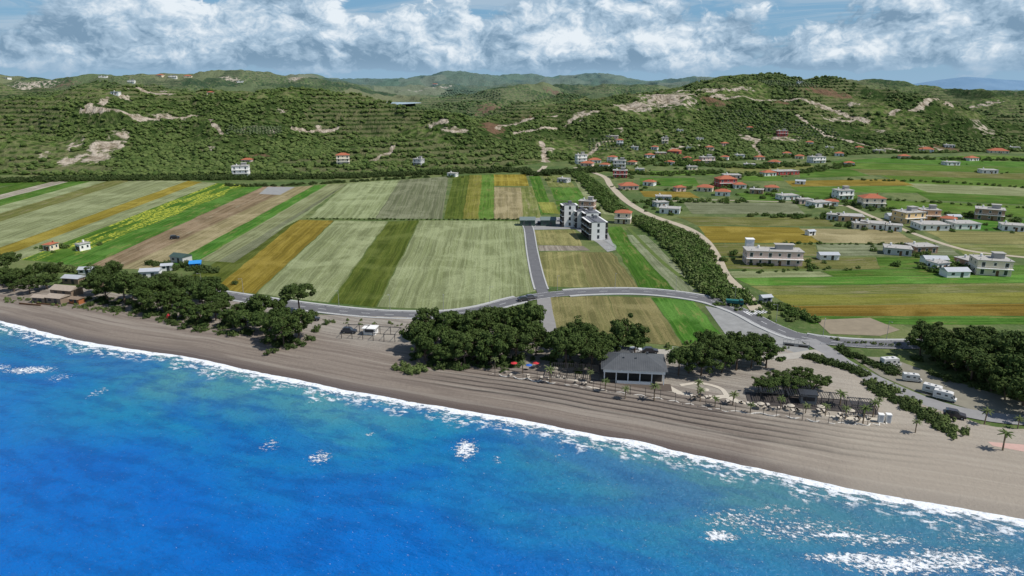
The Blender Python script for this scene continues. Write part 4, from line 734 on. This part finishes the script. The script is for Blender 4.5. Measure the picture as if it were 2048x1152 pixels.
def camper(px,py,rz,name='camper_van',sc=.72):
    x,y=G(px,py); mb=MB()
    mb.prism([(-3.2,.5),(1.6,.5),(1.6,2.2),(2.3,2.3),(2.2,2.9),(1.5,3.05),(-3.1,3.05),(-3.2,2.9)],-1.1,1.1,0)
    mb.prism([(1.6,.45),(3.3,.45),(3.35,1.1),(2.8,1.3),(2.2,2.15),(1.6,2.2)],-1.0,1.0,0)
    mb.prism([(2.82,1.34),(2.87,1.36),(2.3,2.12),(2.22,2.12)],-.85,.85,1)
    for s in(-1,1): mb.box((-1.6,s*1.11,2.0),(1.2,.05,.6),0,1); mb.box((.5,s*1.11,2.0),(.8,.05,.55),0,1); mb.box((2.15,s*1.01,1.65),(.6,.05,.5),0,1); mb.box((-.5,s*1.11,1.0),(4.6,.03,.15),0,3)
    mb.box((-1.5,0,3.12),(.7,.7,.14),0,3); mb.box((.4,0,3.12),(.5,.9,.14),0,1); wheels(mb,(-2.0,2.5),.9,.36)
    mb.obj(name,[smat('camper_body',(.62,.61,.58),.4,.04,1,.4),glass,tyre,rail],(x,y,.08),rz,sc=sc)
camper(1866,788,-.75); camper(1888,800,-.7); camper(1823,763,-.3,'caravan',.66); camper(1780,733,.15,'motorhome',.8); 
x,y=G(1470,612); mb=MB(); mb.box((-.6,0,1.0),(5.6,2.1,.3),0,1); mb.prism([(-3.4,1.15),(1.3,1.15),(1.3,2.3),(-3.6,2.3)],-1.15,1.15,0); mb.prism([(1.5,.6),(3.1,.6),(3.15,1.6),(2.8,2.6),(1.5,2.65)],-1.1,1.1,0); mb.prism([(3.1,1.62),(3.18,1.62),(2.88,2.5),(2.8,2.5)],-.95,.95,2)
for s in(-1,1): mb.box((2.3,s*1.11,2.05),(.9,.04,.65),0,2)
for X_ in(-2.6,-1.4,2.3):
    for s in(-1,1): mb.cyl((X_,s*.95-.15,.48),(X_,s*.95+.15,.48),.48,.48,14,1)
mb.obj('tipper_truck',[smat('truck_green',(.02,.12,.11),.5,.15,1),tyre,glass],(x,y,.17),-.3,sc=.85)
def fence(pts,h=1.1,step=2.5,name='post_fence',mat=wood):
    C=smooth([G(*p) for p in pts],8); seg=np.linalg.norm(np.diff(C,axis=0),axis=1); cum=np.concatenate([[0],np.cumsum(seg)]); mb=MB(); prev=None
    for d in np.arange(0,cum[-1],step):
        p=(np.interp(d,cum,C[:,0]),np.interp(d,cum,C[:,1])); mb.box((*p,h/2),(.1,.1,h))
        if prev:
            for zz in(h*.5,h*.92): mb.cyl((*prev,zz),(*p,zz),.03,.03,4)
        prev=p
    mb.obj(name,[mat])
fence([(1345,700),(1440,706),(1560,708)],name='post_fence',mat=white); fence([(300,560),(350,552),(420,562)]); fence([(1640,690),(1720,694),(1850,696)],name='guard_rail',mat=tin,h=.8)
fence([(1215,500),(1232,497),(1205,478)],name='boundary_wall',mat=white,h=1.3,step=1)
# ---------------------------------------------------------------- sky, sun, camera
EL=R(54); AZs=R(106)
w=bpy.data.worlds.new('World'); scene.world=w; w.use_nodes=True; nt=w.node_tree; nt.nodes.clear()
out=nt.nodes.new('ShaderNodeOutputWorld'); bg=nt.nodes.new('ShaderNodeBackground'); nt.links.new(bg.outputs[0],out.inputs[0]); bg.inputs[1].default_value=.1
try: w.cycles.sampling_method='MANUAL'; w.cycles.sample_map_resolution=256
except Exception as ex: print(ex)
sky=N(nt,'ShaderNodeTexSky',sky_type='NISHITA'); sky.sun_disc=False; sky.sun_elevation=EL; sky.sun_rotation=AZs; sky.altitude=50; sky.air_density=1; sky.dust_density=.6; sky.ozone_density=1.5
g=N(nt,'ShaderNodeTexCoord').outputs['Generated']; sx=N(nt,'ShaderNodeSeparateXYZ',{0:g})
azn=M(nt,'ARCTAN2',sx.outputs[0],sx.outputs[1]); eln=M(nt,'ARCSINE',sx.outputs[2])
v0=N(nt,'ShaderNodeCombineXYZ',{0:azn,1:M(nt,'MULTIPLY',eln,1.55),2:0.0}).outputs[0]
def dens(ox,oy,full=True):
    v=N(nt,'ShaderNodeVectorMath',{0:v0,1:(ox+5.3,oy+2.1,0)},operation='ADD').outputs[0]
    nz=N(nt,'ShaderNodeTexNoise',{'Vector':v,'Scale':16.0,'Detail':3.0,'Roughness':.6},noise_dimensions='2D')
    wv=N(nt,'ShaderNodeVectorMath',{0:nz.outputs['Color'],1:(.05,.05,0),2:v},operation='MULTIPLY_ADD').outputs[0]
    b1=NOISE(nt,v,7,2,.5)
    vo=N(nt,'ShaderNodeTexVoronoi',{'Vector':wv,'Scale':13.0,'Detail':3.0,'Roughness':.6,'Lacunarity':2.4},feature='F1',voronoi_dimensions='2D'); vo.normalize=True
    pf=M(nt,'SUBTRACT',1.0,vo.outputs['Distance']); f=NOISE(nt,wv,55,5,.62)
    return M(nt,'ADD',M(nt,'ADD',M(nt,'MULTIPLY',b1,.9),M(nt,'MULTIPLY',pf,.5)),M(nt,'MULTIPLY',f,.24))
dA=dens(0,0); dB=dens(.010,.015); dC=dens(.03,.05)
topn=NOISE(nt,N(nt,'ShaderNodeCombineXYZ',{0:azn,1:1.3,2:0.0}).outputs[0],8.0,3,.6)
top=M(nt,'ADD',M(nt,'ADD',.086,M(nt,'MULTIPLY',M(nt,'COSINE',M(nt,'MULTIPLY',M(nt,'SUBTRACT',azn,.11),13.5)),.018)),M(nt,'MULTIPLY',M(nt,'SUBTRACT',topn,.5),.07))
band=M(nt,'MULTIPLY',MR(nt,eln,.016,.034),MR(nt,M(nt,'SUBTRACT',eln,top),-.03,.05,1,0))
dcov=M(nt,'ADD',dA,M(nt,'MULTIPLY',band,.40))
alpha=MR(nt,dcov,.97,1.08)
shade=M(nt,'ADD',M(nt,'MULTIPLY',M(nt,'SUBTRACT',dA,dB),2.5),M(nt,'MULTIPLY',M(nt,'SUBTRACT',dA,dC),1.3))
shade=M(nt,'ADD',M(nt,'ADD',shade,.47),MR(nt,eln,.02,.10,-.26,.16,False)); 
cc=N(nt,'ShaderNodeValToRGB',{0:shade}); cr=cc.color_ramp; cr.elements[0].position=.0; cr.elements[0].color=(.20,.32,.45,1); cr.elements[1].position=1; cr.elements[1].color=(.80,.87,.93,1)
e_=cr.elements.new(.45); e_.color=(.40,.54,.68,1)
ccx=VSC(nt,cc.outputs[0],(10,10,10))
skyc=MIX(nt,.75,sky.outputs[0],(1.5,3.6,5.9))
st=NOISE(nt,N(nt,'ShaderNodeCombineXYZ',{0:M(nt,'MULTIPLY',azn,3.0),1:M(nt,'MULTIPLY',eln,24.0),2:0.0}).outputs[0],1.6,6,.65,.6)
skyc=MIX(nt,M(nt,'MULTIPLY',MR(nt,st,.38,.62,0,.8),MR(nt,eln,.02,.06)),skyc,(4.2,5.4,6.6))
skyc=MIX(nt,MR(nt,eln,.055,.0,0,.85),skyc,(3.0,4.7,6.4))
cl=MIX(nt,MR(nt,eln,.045,.015,0,.8),ccx,(2.9,4.4,6.0))
vis=MIX(nt,alpha,skyc,cl)
fin=MIX(nt,MR(nt,eln,.25,.6),vis,sky.outputs[0])
nt.links.new(fin,bg.inputs[0])
sd=bpy.data.lights.new('sun','SUN'); sd.energy=4.4; sd.angle=R(.5); sd.color=(1,.96,.9); so=bpy.data.objects.new('sun',sd); link(so)
so.rotation_euler=Vector((math.cos(EL)*math.sin(AZs),math.cos(EL)*math.cos(AZs),math.sin(EL))).to_track_quat('Z','Y').to_euler()
cam=bpy.data.cameras.new('camera'); co=bpy.data.objects.new('camera',cam); link(co); co.location=(0,0,CAM_H); co.rotation_euler=(math.pi/2-PITCH,0,0); cam.sensor_width=36; cam.lens=F/2048*36; cam.clip_end=30000; cam.clip_start=1
scene.camera=co
scene.view_settings.view_transform='Standard'; scene.view_settings.look='None'; scene.view_settings.exposure=0
